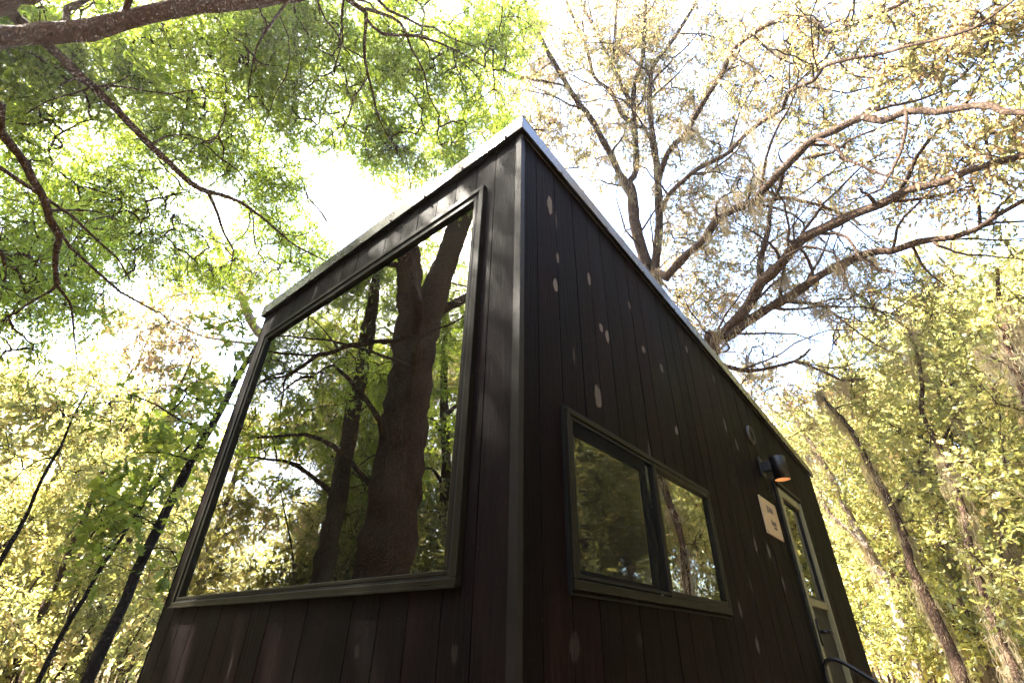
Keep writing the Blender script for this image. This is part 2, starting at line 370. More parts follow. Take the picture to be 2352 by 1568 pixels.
for k in range(16):
    y = .03+k*.148
    for z in (.9, 1.36, 1.9, 2.4, 2.9, 3.22):
        for dy in (.0, .085):
            yy, zz = y+dy+random.uniform(-.008, .008), z+random.uniform(-.02, .02)
            if yy < WY-.02 and not (F_OPEN[0]-.03 < yy < F_OPEN[1]+.03 and F_OPEN[2]-.05 < zz < F_OPEN[3]+.03): nail((-.0008, yy, zz), (-1, 0, 0))
for k in range(37):
    x = .03+k*.145
    for z in (.9, 1.38, 1.9, 2.4, 2.9, 3.2):
        for dx in (.0, .085):
            xx, zz = x+dx+random.uniform(-.008, .008), z+random.uniform(-.02, .02)
            if zz < topz(xx)-.04 and xx < LX-.02 and not any(o_[0]-.03 < xx < o_[1]+.03 and o_[2]-.05 < zz < o_[3]+.03 for o_ in (S_WIN, S_DOOR)): nail((xx, -.0008, zz), (0, -1, 0))
tag(nl.build('nail_heads', MT['nail'], cab), kind='stuff')
# structural core behind the cladding, floor, ceiling
mb, r = boards('y', WY-.09, [10], [F_OPEN], .024, .10, lambda u: 3.34, .38, 0); mb.build('wall_core', MT['inner'], cab)
mb, r = boards('x', LX, [10], [S_WIN, S_DOOR], .024, .10, lambda u: topz(u)-.03, .38, 0)
o = mb.build('wall_core', MT['inner'], cab)
MB().box(.12, LX-.12, WY-.10, WY-.024, .38, 3.0).build('wall_core', MT['inner'], cab)
MB().box(LX-.10, LX-.024, .12, WY-.12, .38, 2.98).build('wall_core', MT['inner'], cab)
MB().box(.11, LX-.11, .11, WY-.11, .36, .45).build('floor', MT['inner'], cab)
zc0, zc1 = topz(0)-.06, topz(LX)-.06
MB().prism([(.103,.103,zc0-.05),(LX-.103,.103,zc1-.05),(LX-.103,WY-.103,zc1-.05),(.103,WY-.103,zc0-.05),(.103,.103,zc0),(LX-.103,.103,zc1),(LX-.103,WY-.103,zc1),(.103,WY-.103,zc0)]).build('ceiling', MT['ceiling'], cab)
for x in (.5, 2.7, 4.9):
    MB().box(x-.2, x+.2, .15, .55, 0, .2).box(x-.2, x+.2, .15, .55, .203, .357).build('pier', simple('block_concrete', (.3, .29, .27), .9, 0, .3, 30), cab)
# metal angle down the corner
mb = MB(); mb.box(-.006, .020, -.006, -.0025, .38, 3.37); mb.box(-.006, -.0025, -.0025, .026, .38, 3.37)
mb.build('corner_trim', MT['trim'], cab)
mb = MB(); mb.box(-.005, .024, WY+.002, WY+.006, .38, 3.35); mb.build('corner_trim', MT['trim'], cab)
# roof: slab, drip edge on each side
rf = MB(); oh = .028
def slab(x0, x1, y0, y1, dz0, dz1):
    def t(x): return topz(x)
    return [(x0,y0,t(x0)+dz0),(x1,y0,t(x1)+dz0),(x1,y1,t(x1)+dz0),(x0,y1,t(x0)+dz0),(x0,y0,t(x0)+dz1),(x1,y0,t(x1)+dz1),(x1,y1,t(x1)+dz1),(x0,y1,t(x0)+dz1)]
rf.prism(slab(-oh+.004, LX+oh-.004, -oh+.004, WY+oh-.004, .004, .070))
roof = rf.build('roof', MT['roof'], cab)
def fascia(vs): 
    o = MB().prism(vs).build('roof_edge', MT['fascia'], cab, .003); return o
fascia(slab(-oh-.002, -oh+.002, -oh-.002, WY+oh+.01, -.008, .082))           # front
fascia(slab(-oh+.0025, LX+oh, -oh-.002, -oh+.002, -.008, .076))              # side
fascia(slab(-oh+.0025, LX+oh, WY+oh-.002, WY+oh+.002, -.008, .076))
fascia(slab(-oh-.002, .09, -oh-.002, WY+oh+.008, .0825, .0855))              # folded top flange
# hemmed lower lip turned back to the wall
MB().prism(slab(-oh+.0025, -.0015, -oh+.003, WY+oh, -.006, -.002)).prism(slab(.0, LX+oh, -oh+.003, -.0075, -.006, -.002)).build('drip_lip', MT['frame_dark'], cab)
for k in range(9):
    y = .07+k*.29
    MB().disc_cyl((-oh-.002, y, 3.375-.001), (-1, 0, 0), .008, .006, 10).disc_cyl((-oh-.008, y, 3.375-.001), (-1, 0, 0), .0045, .005, 6).build('screw', MT['screw'], cab)
for k in range(12):
    x = .3+k*.45
    MB().disc_cyl((x, -oh-.002, topz(x)+.002), (0, -1, 0), .006, .004, 10).build('screw', MT['screw'], cab)

# --- big picture window in the front wall (x = 0, faces -X)
def rect_frame(mb, axis, u0, u1, z0, z1, w, d0, d1, wt=None, wb=None):
    """four mitre-less bars; d0..d1 depth range along the wall normal"""
    wt = wt or w; wb = wb or w
    def bx(a, b, c, d):
        if axis == 'y': mb.box(min(d0, d1), max(d0, d1), a, b, c, d)
        else: mb.box(a, b, min(d0, d1), max(d0, d1), c, d)
    bx(u0, u1, z0, z0+wb); bx(u0, u1, z1-wt, z1); bx(u0, u0+w, z0+wb, z1-wt); bx(u1-w, u1, z0+wb, z1-wt)
win = empty('window', (0, 1.26, 2.29)); win.parent = cab; win.location = Vector((0, 1.26, 2.29))-cab.location
def wput(mb, name, mat, par, bevel=0):
    o = mb.build(name, mat, None, bevel); o.parent = par
    w = Vector((0, 0, 0)); p = par
    while p: w += Vector(p.location); p = p.parent
    o.location = -w; return o
y0, y1, z0, z1 = F_OPEN
mb = MB(); rect_frame(mb, 'y', y0-.010, y1+.010, z0-.002, z1+.012, .028, -.026, .020, wb=.024); wput(mb, 'outer_frame', MT['frame'], win, .003)
mb = MB(); rect_frame(mb, 'y', y0+.0185, y1-.0185, z0+.0225, z1-.0165, .014, -.018, .02, wb=.008); wput(mb, 'gasket', MT['frame_dark'], win)
mb = MB(); rect_frame(mb, 'y', y0+.033, y1-.033, z0+.0308, z1-.033, .020, -.020, .018, wb=.014); wput(mb, 'inner_frame', MT['frame'], win, .003)
mb = MB().box(-.002, .004, y0+.048, y1-.048, z0+.042, z1-.048); wput(mb, 'pane', MT['glass'], win)
mb = MB(); rect_frame(mb, 'y', y0+.012, y1-.012, z0+.012, z1-.012, .032, .023, .19); wput(mb, 'jamb_liner', MT['liner'], win)
mb = MB().box(-.032, -.0265, y0-.011, y1+.011, z0-.006, z0+.002).box(-.0285, -.0265, y0+.10, y0+.135, z0+.006, z0+.010); wput(mb, 'sill_lip', MT['frame'], win, .002)

# --- sliding window in the side wall (y = 0, faces -Y)
sw = empty('window', (0, 0, 0)); sw.parent = cab; sw.location = Vector((.94, 0, 1.74))-cab.location
x0, x1, z0, z1 = S_WIN
mb = MB(); rect_frame(mb, 'x', x0-.009, x1+.009, z0-.002, z1+.010, .022, -.024, .02, wb=.028); wput(mb, 'outer_frame', MT['frame'], sw, .003)
mb = MB(); rect_frame(mb, 'x', x0-.016, x1+.016, z0-.016, z1+.016, .0055, -.012, .02); wput(mb, 'gasket', MT['frame_dark'], sw)
xm = .925
# sliding sash, set back, with its insect screen
mb = MB(); rect_frame(mb, 'x', x0+.014, xm-.015, z0+.027, z1-.014, .042, .004, .03, wt=.05, wb=.034); wput(mb, 'sliding_sash', MT['frame_dark'], sw, .002)
mb = MB(); rect_frame(mb, 'x', x0+.018, xm+.02, z0+.032, z1-.018, .010, -.020, -.010); wput(mb, 'screen_frame', MT['frame_dark'], sw)
mb = MB().box(x0+.05, xm-.05, .012, .017, z0+.06, z1-.06); wput(mb, 'pane', MT['glass_soft'], sw)
mb = MB().box(x0+.029, xm-.0, -.016, -.0152, z0+.043, z1-.029); wput(mb, 'insect_screen', MT['screen'], sw)
mb = MB(); rect_frame(mb, 'x', xm+.022, x1-.0135, z0+.0265, z1-.0125, .024, -.021, .012); wput(mb, 'fixed_sash', MT['frame'], sw, .003)
mb = MB().box(xm+.044, x1-.036, -.006, -.001, z0+.048, z1-.035); wput(mb, 'pane', MT['glass2'], sw)
mb = MB(); rect_frame(mb, 'x', x0+.01, x1-.01, z0+.012, z1-.01, .03, .032, .16); wput(mb, 'jamb_liner', MT['liner'], sw)
MB().box(xm+.5, x1+.15, .20, .215, z0-.05, z1+.15).build('curtain', MT['linen'], cab)

# --- door
dr = empty('door', (0, 0, 0)); dr.parent = cab; dr.location = Vector((3.75, 0, .45))-cab.location
mb = MB()
a, b, c, d = S_DOOR
mb.box(a, a+.07, -.016, .022, c, d); mb.box(b-.028, b+.0, -.016, .022, c, d); mb.box(a+.07, b-.028, -.016, .022, d-.035, d); wput(mb, 'door_casing', MT['frame_dark'], dr, .003)
mb = MB(); mb.box(a+.072, a+.135, -.022, .02, c, d-.037); mb.box(b-.060, b-.0285, -.034, .02, c, d-.037); mb.box(a+.1355, b-.0605, -.022, .02, d-.10, d-.037)
mb.box(a+.1355, b-.0605, -.018, .02, 1.60, 1.655); wput(mb, 'door_frame', MT['doorframe'], dr, .003)
mb = MB(); mb.box(a+.0, b+.01, -.034, -.017, d-.012, d+.014); wput(mb, 'drip_cap', MT['frame'], dr, .002)
mb = MB(); mb.box(a+.1355, b-.0605, .004, .022, c+.02, 1.5995); wput(mb, 'lower_panel', MT['door'], dr)
mb = MB(); rect_frame(mb, 'x', a+.1357, b-.0607, 1.6552, d-.1003, .018, -.006, .0215); wput(mb, 'glazing_bead', MT['frame_dark'], dr)
mb = MB(); mb.box(a+.15, b-.075, .006, .011, 1.67, d-.115); wput(mb, 'pane', MT['glass2'], dr)
h = empty('handle', (0, 0, 0)); h.parent = dr; hx, hz = a+.105, 1.43
mb = MB()
oval = [(hx+.026*math.cos(t), hz+.085*math.sin(t)) for t in np.linspace(0, 2*math.pi, 24, endpoint=False)]
mb.add([(x, -.023, z) for x, z in oval]+[(x, -.034, z) for x, z in oval], [tuple(range(24)), tuple(range(47, 23, -1))]+[(i, (i+1) % 24, 24+(i+1) % 24, 24+i) for i in range(24)], False)
mb.tube([(hx, -.034, hz), (hx, -.085, hz)], .012, 14); mb.tube([(hx-.004, -.085, hz), (hx+.03, -.092, hz+.002), (hx+.085, -.092, hz), (hx+.10, -.088, hz-.012)], [.012, .012, .010, .007], 12)
o = mb.build('handle_set', MT['black'], None)
bpy.data.objects.remove(h); o.name = 'handle'; o.parent = dr; o.location = -(Vector(dr.location)+Vector(cab.location))
dr.location = dr.location

# --- louvred vent in the side wall
vx, vz = 2.995, 2.79
vent = empty('vent_cover', (vx, 0, vz)); tag(vent, 'round louvred vent cover high on the black side wall above the wall lamp', 'vent')
ring = MB(); ng = 36
vs = []; fs = []
for k in range(ng):
    w = 2*math.pi*k/ng
    for (r_, yy) in [(.080, -.003), (.078, -.016), (.070, -.022), (.060, -.022), (.058, -.010)]: vs.append((vx+r_*math.cos(w), yy, vz+r_*math.sin(w)*1.0))
for k in range(ng):
    for j in range(4): a_ = k*5+j; b_ = ((k+1) % ng)*5+j; fs.append((a_, a_+1, b_+1, b_))
ring.add(vs, fs, True); ring.build('rim', MT['vent'], vent)
MB().disc_cyl((vx, -.003, vz), (0, -1, 0), .060, .003, 30).build('back_plate', MT['hole'], vent)
lv = MB()
for k in range(-5, 6):
    z = vz+k*.0105; hw = math.sqrt(max(0, .059**2-(k*.0105)**2))
    lv.prism([(vx-hw,-.019,z-.005),(vx+hw,-.019,z-.005),(vx+hw,-.008,z+.002),(vx-hw,-.008,z+.002),(vx-hw,-.019,z-.003),(vx+hw,-.019,z-.003),(vx+hw,-.008,z+.004),(vx-hw,-.008,z+.004)])
lv.build('louvres', MT['vent'], vent)

# --- wall lamp
lx, lz = 3.085, 2.545
lamp = empty('wall_lamp', (lx, 0, lz)); tag(lamp, 'black cylinder wall lamp, glowing orange underneath, between round vent and wooden sign', 'wall lamp')
MB().box(lx-.055, lx+.055, -.018, -.0015, lz-.075, lz+.075).build('back_plate', MT['black'], lamp, .004)
MB().box(lx-.030, lx+.030, -.082, -.0185, lz-.04, lz+.035).build('arm', MT['black'], lamp, .004)
cy = -.134; R_ = .057
vs = []; fs = []; ng = 40; prof = [(0.0, .062), (.051, .062), (.057, .056), (.057, -.118), (.0545, -.118)]
for k in range(ng):
    w = 2*math.pi*k/ng
    for (r_, zz) in prof: vs.append((lx+r_*math.cos(w), cy+r_*math.sin(w), lz+zz+.0))
n5 = len(prof)
for k in range(ng):
    for j in range(n5-1): a_ = k*n5+j; b_ = ((k+1) % ng)*n5+j; fs.append((a_, b_, b_+1, a_+1))
MB().add(vs, fs, True).build('shade', MT['black'], lamp)
vs = []; fs = []; prof = [(.0542, -.117), (.0542, .03), (0.0, .035)]
for k in range(ng):
    w = 2*math.pi*k/ng
    for (r_, zz) in prof: vs.append((lx+r_*math.cos(w), cy+r_*math.sin(w), lz+zz))
for k in range(ng):
    for j in range(2): a_ = k*3+j; b_ = ((k+1) % ng)*3+j; fs.append((a_, b_, b_+1, a_+1))
MB().add(vs, fs, True).build('reflector', MT['lampin'], lamp)
MB().tube([(lx-.03, -.02, lz-.075), (lx+.03, -.06, lz-.09), (lx+.05, -.02, lz-.12), (lx+.055, -.004, lz-.17)], .0035, 8).build('cable', MT['black'], lamp)

# --- sign
sx0, sx1, sz0, sz1 = 2.755, 3.170, 2.000, 2.262
sign = empty('name_sign', ((sx0+sx1)/2, 0, (sz0+sz1)/2)); tag(sign, 'tan wooden name sign reading JUAN on the black wall beside the door', 'sign')
MB().box(sx0, sx1, -.013, -.003, sz0, sz1).build('board', MT['sign'], sign, .0015)
for x in (sx0+.014, sx1-.014):
    for z in (sz0+.014, sz1-.014): MB().disc_cyl((x, -.013, z), (0, -1, 0), .0055, .003, 10).build('screw', MT['screw'], sign)
def text(s, cx, cz, size, sxx=1, shear=0, bold=0, sp=1.0):
    cu = bpy.data.curves.new('lettering', 'FONT'); cu.body = s; cu.size = size; cu.align_x = 'CENTER'; cu.align_y = 'CENTER'; cu.extrude = .0006; cu.shear = shear; cu.offset = bold; cu.space_character = sp
    t = bpy.data.objects.new('tmp', cu); COL.objects.link(t); bpy.context.view_layer.update()
    me = bpy.data.meshes.new_from_object(t.evaluated_get(bpy.context.evaluated_depsgraph_get())); bpy.data.objects.remove(t)
    o = bpy.data.objects.new('lettering', me); COL.objects.link(o); me.materials.clear(); me.materials.append(MT['ink'])
    o.parent = sign; o.rotation_euler = (math.pi/2, 0, 0); o.scale = (sxx, 1, 1)
    o.location = Vector((cx, -.0137, cz))-sign.location
text('JUAN', 2.966, 2.190, .058, .95, 0, .0022, 1.2)
text('Postcard', 2.985, 2.100, .052, .78, .25, .0018, .82)
text('CABINS', 3.005, 2.066, .022, 1.0, 0, .0004, 1.1)

# --- steps and handrail
st = empty('door_steps', (3.75, -.5, 0)); tag(st, 'dark timber steps below the cabin door, mostly below the frame', 'steps')
for k, (ya, yb, zt) in enumerate([(-.75, -.04, .42), (-1.05, -.755, .28), (-1.35, -1.055, .14)]):
    MB().box(3.3, 4.2, ya, yb, zt-.04, zt).build('tread', MT['inner'], st, .004)
    for x in (3.32, 4.14): MB().box(x, x+.04, ya+.02, yb-.02, 0, zt-.0405).build('riser_post', MT['inner'], st)
hr = empty('handrail', (3.28, -.12, 0)); tag(hr, 'black round pipe handrail curving down beside the door', 'handrail')
pts = [(3.27, -.030, 0), (3.27, -.030, .7), (3.27, -.030, 1.18), (3.27, -.036, 1.225), (3.27, -.052, 1.255), (3.27, -.082, 1.268), (3.27, -.120, 1.264), (3.27, -.165, 1.243), (3.27, -.23, 1.20), (3.27, -.30, 1.152), (3.27, -.75, .84), (3.27, -1.3, .46)]
MB().tube(pts, .0135, 14).build('rail', MT['black'], hr); MB().tube([(3.27, -1.28, 0), (3.27, -1.28, .46)], .015, 12).build('post', MT['black'], hr)

# --- bed by the big window
bed = empty('bed', (1.0, 1.3, .45)); tag(bed, 'bed with white linen inside the cabin behind the big window', 'bed')
MB().box(.22, 1.75, .25, 2.2, .4505, .95).build('bed_base', MT['inner'], bed)
MB().box(.21, 1.77, .23, 2.22, .955, 1.30).build('mattress', MT['linen'], bed, .04)
for (yc, zc, tilt) in [(1.25, 1.50, .55), (1.9, 1.42, .3)]:
    bmv = MB(); n1, n2 = 14, 10; vs = []; fs = []
    for s in (1, -1):
        for i in range(n1+1):
            for j in range(n2+1):
                u, v = i/n1*2-1, j/n2*2-1
                th = .085*(1-u**4)*(1-v**4)*s
                vs.append((.40+th*math.cos(tilt)+v*.2*math.sin(tilt), yc+u*.32, zc+v*.2*math.cos(tilt)-th*math.sin(tilt)))
    o0 = (n1+1)*(n2+1)
    for i in range(n1):
        for j in range(n2):
            q = i*(n2+1)+j; fs.append((q, q+1, q+n2+2, q+n2+1)); fs.append((o0+q, o0+q+n2+1, o0+q+n2+2, o0+q+1))
    bmv.add(vs, fs, True).build('pillow', MT['linen'], bed)

# ------------------------------------------------------------------ leaves, bark, trees
def leaf_outline(kind):
    if kind == 'narrow': return np.array([(0, 0), (.30, .50), (.68, .42), (1, 0), (.62, -.46), (.28, -.48)])*[1, .24]
    if kind == 'oval': return np.array([(0, 0), (.30, .36), (.62, .46), (.88, .26), (1, 0), (.86, -.28), (.55, -.46), (.24, -.32)])*[1, .44]
    if kind == 'lobed': return np.array([(0, .03), (.22, .10), (.26, .36), (.38, .14), (.50, .16), (.60, .48), (.70, .17), (.82, .20), (.88, .30), (1, 0), (.88, -.28), (.80, -.17), (.68, -.16), (.58, -.46), (.48, -.15), (.36, -.13), (.24, -.34), (.20, -.08), (0, -.03)])*[1, .92]
    if kind == 'clump': return np.array([(0, 0), (.28, .34), (.5, .12), (.78, .4), (1, 0), (.66, -.10), (.5, -.42), (.25, -.16)])*[1, .9]
    return np.array([(0, 0), (.4, .5), (1, 0), (.4, -.5)])*[1, .55]
def unit(a): return a/np.maximum(np.linalg.norm(a, axis=-1, keepdims=True), 1e-9)
def leaves_mesh(name, pos, dirs, size, kind, flat=.6, rmap=None):
    n = len(pos); T = leaf_outline(kind); k = len(T)
    x = unit(dirs); up = unit(rng.normal(size=(n, 3))*(1-flat)+np.array([0, 0, flat]))
    y = unit(np.cross(up, x)); z = np.cross(x, y)
    s = size*np.clip(rng.lognormal(-.12, .36, n), .35, 1.7)
    fold = rng.uniform(.0, .35, n); curl = rng.uniform(-.25, .25, n)
    V = pos[:, None, :] + s[:, None, None]*(x[:, None, :]*T[None, :, 0, None] + y[:, None, :]*T[None, :, 1, None]
        + z[:, None, :]*(np.abs(T[None, :, 1, None])*fold[:, None, None] + (T[None, :, 0, None]**2)*curl[:, None, None]))
    me = bpy.data.meshes.new(name)
    me.vertices.add(n*k); me.vertices.foreach_set('co', V.reshape(-1).astype(np.float32))
    me.loops.add(n*k); me.loops.foreach_set('vertex_index', np.arange(n*k, dtype=np.int32))
    me.polygons.add(n); me.polygons.foreach_set('loop_start', np.arange(0, n*k, k, dtype=np.int32)); me.polygons.foreach_set('loop_total', np.full(n, k, dtype=np.int32))
    me.update(calc_edges=True)
    r = rng.random(n) if rmap is None else np.clip(rmap*.55+rng.random(n)*.45, 0, 1)
    at = me.attributes.new('leaf_random', 'FLOAT', 'FACE'); at.data.foreach_set('value', r.astype(np.float32))
    return me
def tubes_mesh(name, groups):
    """groups: list of (pts (n,s,3), rad (n,s), sides): many tapered tubes in one go"""
    VV = []; FF = []; base = 0
    for pts, rads, m in groups:
        n, s, _ = pts.shape
        if n == 0: continue
        t = np.empty_like(pts); t[:, 1:-1] = pts[:, 2:]-pts[:, :-2]; t[:, 0] = pts[:, 1]-pts[:, 0]; t[:, -1] = pts[:, -1]-pts[:, -2]; t = unit(t)
        ref = np.where(np.abs(t[:, :1, 2:3]) > .85, np.array([1., .1, 0]), np.array([.1, .05, 1.]))
        a = np.empty_like(pts); a0 = unit(np.cross(t[:, 0], ref[:, 0]))
        for i in range(s):
            a0 = unit(a0-t[:, i]*np.sum(a0*t[:, i], -1, keepdims=True)); a[:, i] = a0
        b = np.cross(t, a); w = np.linspace(0, 2*math.pi, m, endpoint=False)
        ring = pts[:, :, None, :]+rads[:, :, None, None]*(a[:, :, None, :]*np.cos(w)[None, None, :, None]+b[:, :, None, :]*np.sin(w)[None, None, :, None])
        VV.append(ring.reshape(-1, 3))
        idx = base+np.arange(n*s*m).reshape(n, s, m); nx = np.roll(idx, -1, axis=2)
        FF.append(np.stack([idx[:, :-1], nx[:, :-1], nx[:, 1:], idx[:, 1:]], -1).reshape(-1, 4)); base += n*s*m
    V = np.concatenate(VV); Fq = np.concatenate(FF); me = bpy.data.meshes.new(name)
    me.vertices.add(len(V)); me.vertices.foreach_set('co', V.reshape(-1).astype(np.float32))
    me.loops.add(Fq.size); me.loops.foreach_set('vertex_index', Fq.reshape(-1).astype(np.int32))
    me.polygons.add(len(Fq)); me.polygons.foreach_set('loop_start', np.arange(0, Fq.size, 4, dtype=np.int32)); me.polygons.foreach_set('loop_total', np.full(len(Fq), 4, dtype=np.int32))
    me.polygons.foreach_set('use_smooth', np.ones(len(Fq), dtype=bool)); me.update(calc_edges=True); return me
def smooth_path(pts, rads, step=.18, jit=.012, seed=0):
    """Catmull-Rom through the given points, resampled, slightly crooked"""
    pts = np.array(pts, float); rads = np.array(rads, float)
    if len(rads) != len(pts): rads = np.interp(np.linspace(0, 1, len(pts)), np.linspace(0, 1, len(rads)), rads)
    if len(pts) == 2: pts = np.array([pts[0], (pts[0]+pts[1])/2, pts[1]]); rads = np.array([rads[0], rads.mean(), rads[1]])
    p = np.vstack([2*pts[0]-pts[1], pts, 2*pts[-1]-pts[-2]]); out = []; ro = []
    for i in range(1, len(p)-2):
        L = np.linalg.norm(p[i+1]-p[i]); k = max(2, int(L/step))
        for t in np.arange(k)/k:
            out.append(.5*((2*p[i])+(-p[i-1]+p[i+1])*t+(2*p[i-1]-5*p[i]+4*p[i+1]-p[i+2])*t*t+(-p[i-1]+3*p[i]-3*p[i+1]+p[i+2])*t**3))
            ro.append(rads[i-1]*(1-t)+rads[i]*t)
    out.append(p[-2]); ro.append(rads[-1]); out = np.array(out); ro = np.array(ro)
    g = rng.normal(size=out.shape); g = (g+np.roll(g, 1, 0)+np.roll(g, -1, 0))/2
    out += g*np.minimum(jit, ro*.35)[:, None]; ro *= 1+rng.normal(size=len(ro))*.05
    return out, np.maximum(ro, .003)
def limb_mesh(name, path, rad, sides=14, rough=.09):
    me = tubes_mesh(name, [(path[None], rad[None], sides)])
    n = len(me.vertices); co = np.empty(n*3, np.float32); me.vertices.foreach_get('co', co); co = co.reshape(len(path), sides, 3)
    c = path[:, None, :]; k = 1+rough*rng.normal(size=(len(path), sides, 1))*.6
    co = c+(co-c)*k; me.vertices.foreach_set('co', co.reshape(-1).astype(np.float32)); me.update(); return me

def tree(label, cat, name, base, limbs, clouds, leaf, lmat, bmat, lsize, spray=.35, tw=6, per=13, group=None, moss=0, mosslen=.5, droop=.15,
         bmat_limbs=None, twr=.0035, reach=1e9, trunks=1, hang=0.0, flat=.6, thin=0, solid=0, scat=.62, pale_limb=-1, rk=.0042, mdist=0, rcap=.02, side=0):
    """limbs: list of (points, radii); the first `trunks` of them are trunks. clouds: list of (centre, radii3, count)."""
    root = empty(name, tuple(base)); tag(root, label, cat, group)
    nodes = []; nrad = []
    for i, (pp, rr) in enumerate(limbs):
        if thin and i >= solid: rr = np.interp(np.linspace(0, 1, len(pp)), np.linspace(0, 1, len(rr)), rr)*[offaxis(p_)*thin for p_ in pp]
        pa, ra = smooth_path(pp, rr); nodes.append(pa); nrad.append(ra)
        big = ra.max() > .12
        me = limb_mesh('trunk' if i < trunks else 'limb', pa, ra, 16 if big else 9)
        link_mesh('trunk' if i < trunks else 'limb', me, BARK[bmat if (i < trunks or not bmat_limbs or i == pale_limb or i < solid) else bmat_limbs], root)
    keep = [(ra < .16) if len(nodes) > 1 or True else None for ra in nrad]
    ND = np.concatenate([a[k] if k.sum() > 2 else a[len(a)//2:] for a, k in zip(nodes, keep)])
    sidep = []; sider = []
    if side:      # crooked side branches off the traced limbs
        AP = np.concatenate([a[3:-1] for a, r_ in zip(nodes, nrad)]); AR = np.concatenate([r_[3:-1] for r_ in nrad]); AT = np.concatenate([unit(a[4:]-a[3:-1]) for a in nodes])
        ok = np.where((AR > .018) & (AR < .15) & (AP[:, 2] > 4))[0]
        for j in rng.choice(ok, side):
            t = AT[j]; q_ = rng.normal(size=3); q_ = unit(q_-t*(q_@t)); d_ = unit(t*.75+q_*.8+np.array([0, 0, .12])); L_ = rng.uniform(.9, 2.6); p_ = [AP[j]]
            for k in range(8):
                d_ = unit(d_+rng.normal(size=3)*.24); p_.append(p_[-1]+d_*L_/8)
            sidep.append(p_); sider.append(np.linspace(min(.032, AR[j]*.5), .006, 9))
        sidep = np.array(sidep); sider = np.array(sider); ND = np.concatenate([ND, sidep[:, 2:].reshape(-1, 3)])
    # attractors
    A = []
    for c, r3, cnt in clouds:
        r3 = np.array(r3 if hasattr(r3, '__len__') else [r3]*3, float)
        u = unit(rng.normal(size=(cnt, 3)))*rng.random((cnt, 1))**.42
        A.append(np.array(c)+u*r3)
    A = np.concatenate(A)
    d0 = np.array([np.min(np.sum((ND-a)**2, 1)) for a in A]); A = A[np.argsort(d0)]
    K = 7; cap_ = len(ND)+len(A)*(K-1); P_ = np.empty((cap_, 3)); P_[:len(ND)] = ND; nn = len(ND); own = np.full(cap_, -1)
    paths = np.empty((len(A), K, 3)); par = np.full(len(A), -1); outd = np.empty((len(A), 3)); tt = np.linspace(0, 1, K)[:, None]
    for i, a in enumerate(A):
        d = np.sum((P_[:nn]-a)**2, 1); j = int(np.argmin(d)); s = P_[j]; L = math.sqrt(d[j])
        mid = (s+a)/2+rng.normal(size=3)*L*.13+np.array([0, 0, min(.25, L*.10)])
        pth = (1-tt)**2*s+2*(1-tt)*tt*mid+tt**2*a
        pth[1:-1] += rng.normal(size=(K-2, 3))*L*.02
        paths[i] = pth; par[i] = own[j]; P_[nn:nn+K-1] = pth[1:]; own[nn:nn+K-1] = i; nn += K-1
        outd[i] = (a-mid)/max(1e-6, np.linalg.norm(a-mid))
    cnt = np.ones(len(A))
    for i in range(len(A)-1, -1, -1):
        if par[i] >= 0: cnt[par[i]] += cnt[i]
    r0 = rk*cnt**.46+.001; r0 = np.minimum(r0, rcap); R = r0[:, None]*np.linspace(1, .55, K)[None]
    # twig sprays
    n = len(A); td = unit(np.repeat(outd, tw, 0)*.75+rng.normal(size=(n*tw, 3))*.75+np.array([0, 0, -droop]))
    Ls = rng.uniform(.5, 1.1, (n*tw, 1))*spray; st = np.repeat(A, tw, 0)
    q = np.linspace(0, 1, 4)[None, :, None]; bend = rng.normal(size=(n*tw, 1, 3))*.12+np.array([0, 0, -hang])
    tp = st[:, None, :]+td[:, None, :]*Ls[:, None]*q+bend*(q**2)*Ls[:, None]
    tr = np.tile(np.linspace(twr, twr*.4, 4), (n*tw, 1))
    link_mesh('twigs', tubes_mesh('twigs', [(paths, R, 5), (tp, tr, 3)]+([(sidep, sider, 6)] if side else [])), BARK[bmat_limbs or bmat], root)
    # leaves along the twigs
    m = n*tw; f = rng.uniform(.15, 1.02, (m, per, 1)); seg = tp[:, None, 0]+(tp[:, None, -1]-tp[:, None, 0])*f
    seg = st[:, None, :]+td[:, None, :]*Ls[:, None]*f+bend*(f**2)*Ls[:, None]
    ld = unit(td[:, None, :]*.8+rng.normal(size=(m, per, 3))*scat+np.array([0, 0, -droop*.6]))
    clump = np.repeat(rng.random(n), tw*per)
    me = leaves_mesh('crown', seg.reshape(-1, 3), ld.reshape(-1, 3), lsize, leaf, flat, clump)
    link_mesh('crown', me, LEAF[lmat], root)
    if moss:
        NM = ND[np.linalg.norm(ND-CAM, axis=1) > mdist]; k = rng.integers(0, len(NM), moss); c = NM[k]; hs = rng.uniform(.2, 1, moss)**1.5*mosslen
        ns = 30; st = np.repeat(c, ns, 0)+rng.normal(size=(moss*ns, 3))*[.06, .06, .02]; Lm = np.repeat(hs, ns)*rng.uniform(.4, 1.1, moss*ns)
        q = np.linspace(0, 1, 5); pp = np.repeat(st[:, None, :], 5, 1); pp[:, :, 2] -= q[None]*Lm[:, None]
        wob = rng.normal(size=(moss*ns, 5, 3))*.022; wob[:, 0] = 0; pp += wob*(q[None, :, None]*1.5+.3)
        # each strand is a thin three-sided cord with wisps
        mr = np.tile(np.array([.002, .0035, .003, .002, .0005]), (moss*ns, 1))*rng.uniform(.6, 1.3, (moss*ns, 1))
        mm = tubes_mesh('moss', [(pp, mr, 3)]); at = mm.attributes.new('leaf_random', 'FLOAT', 'FACE'); at.data.foreach_set('value', rng.random(len(mm.polygons)).astype(np.float32))
        link_mesh('moss', mm, MT['moss'], root)
    return root
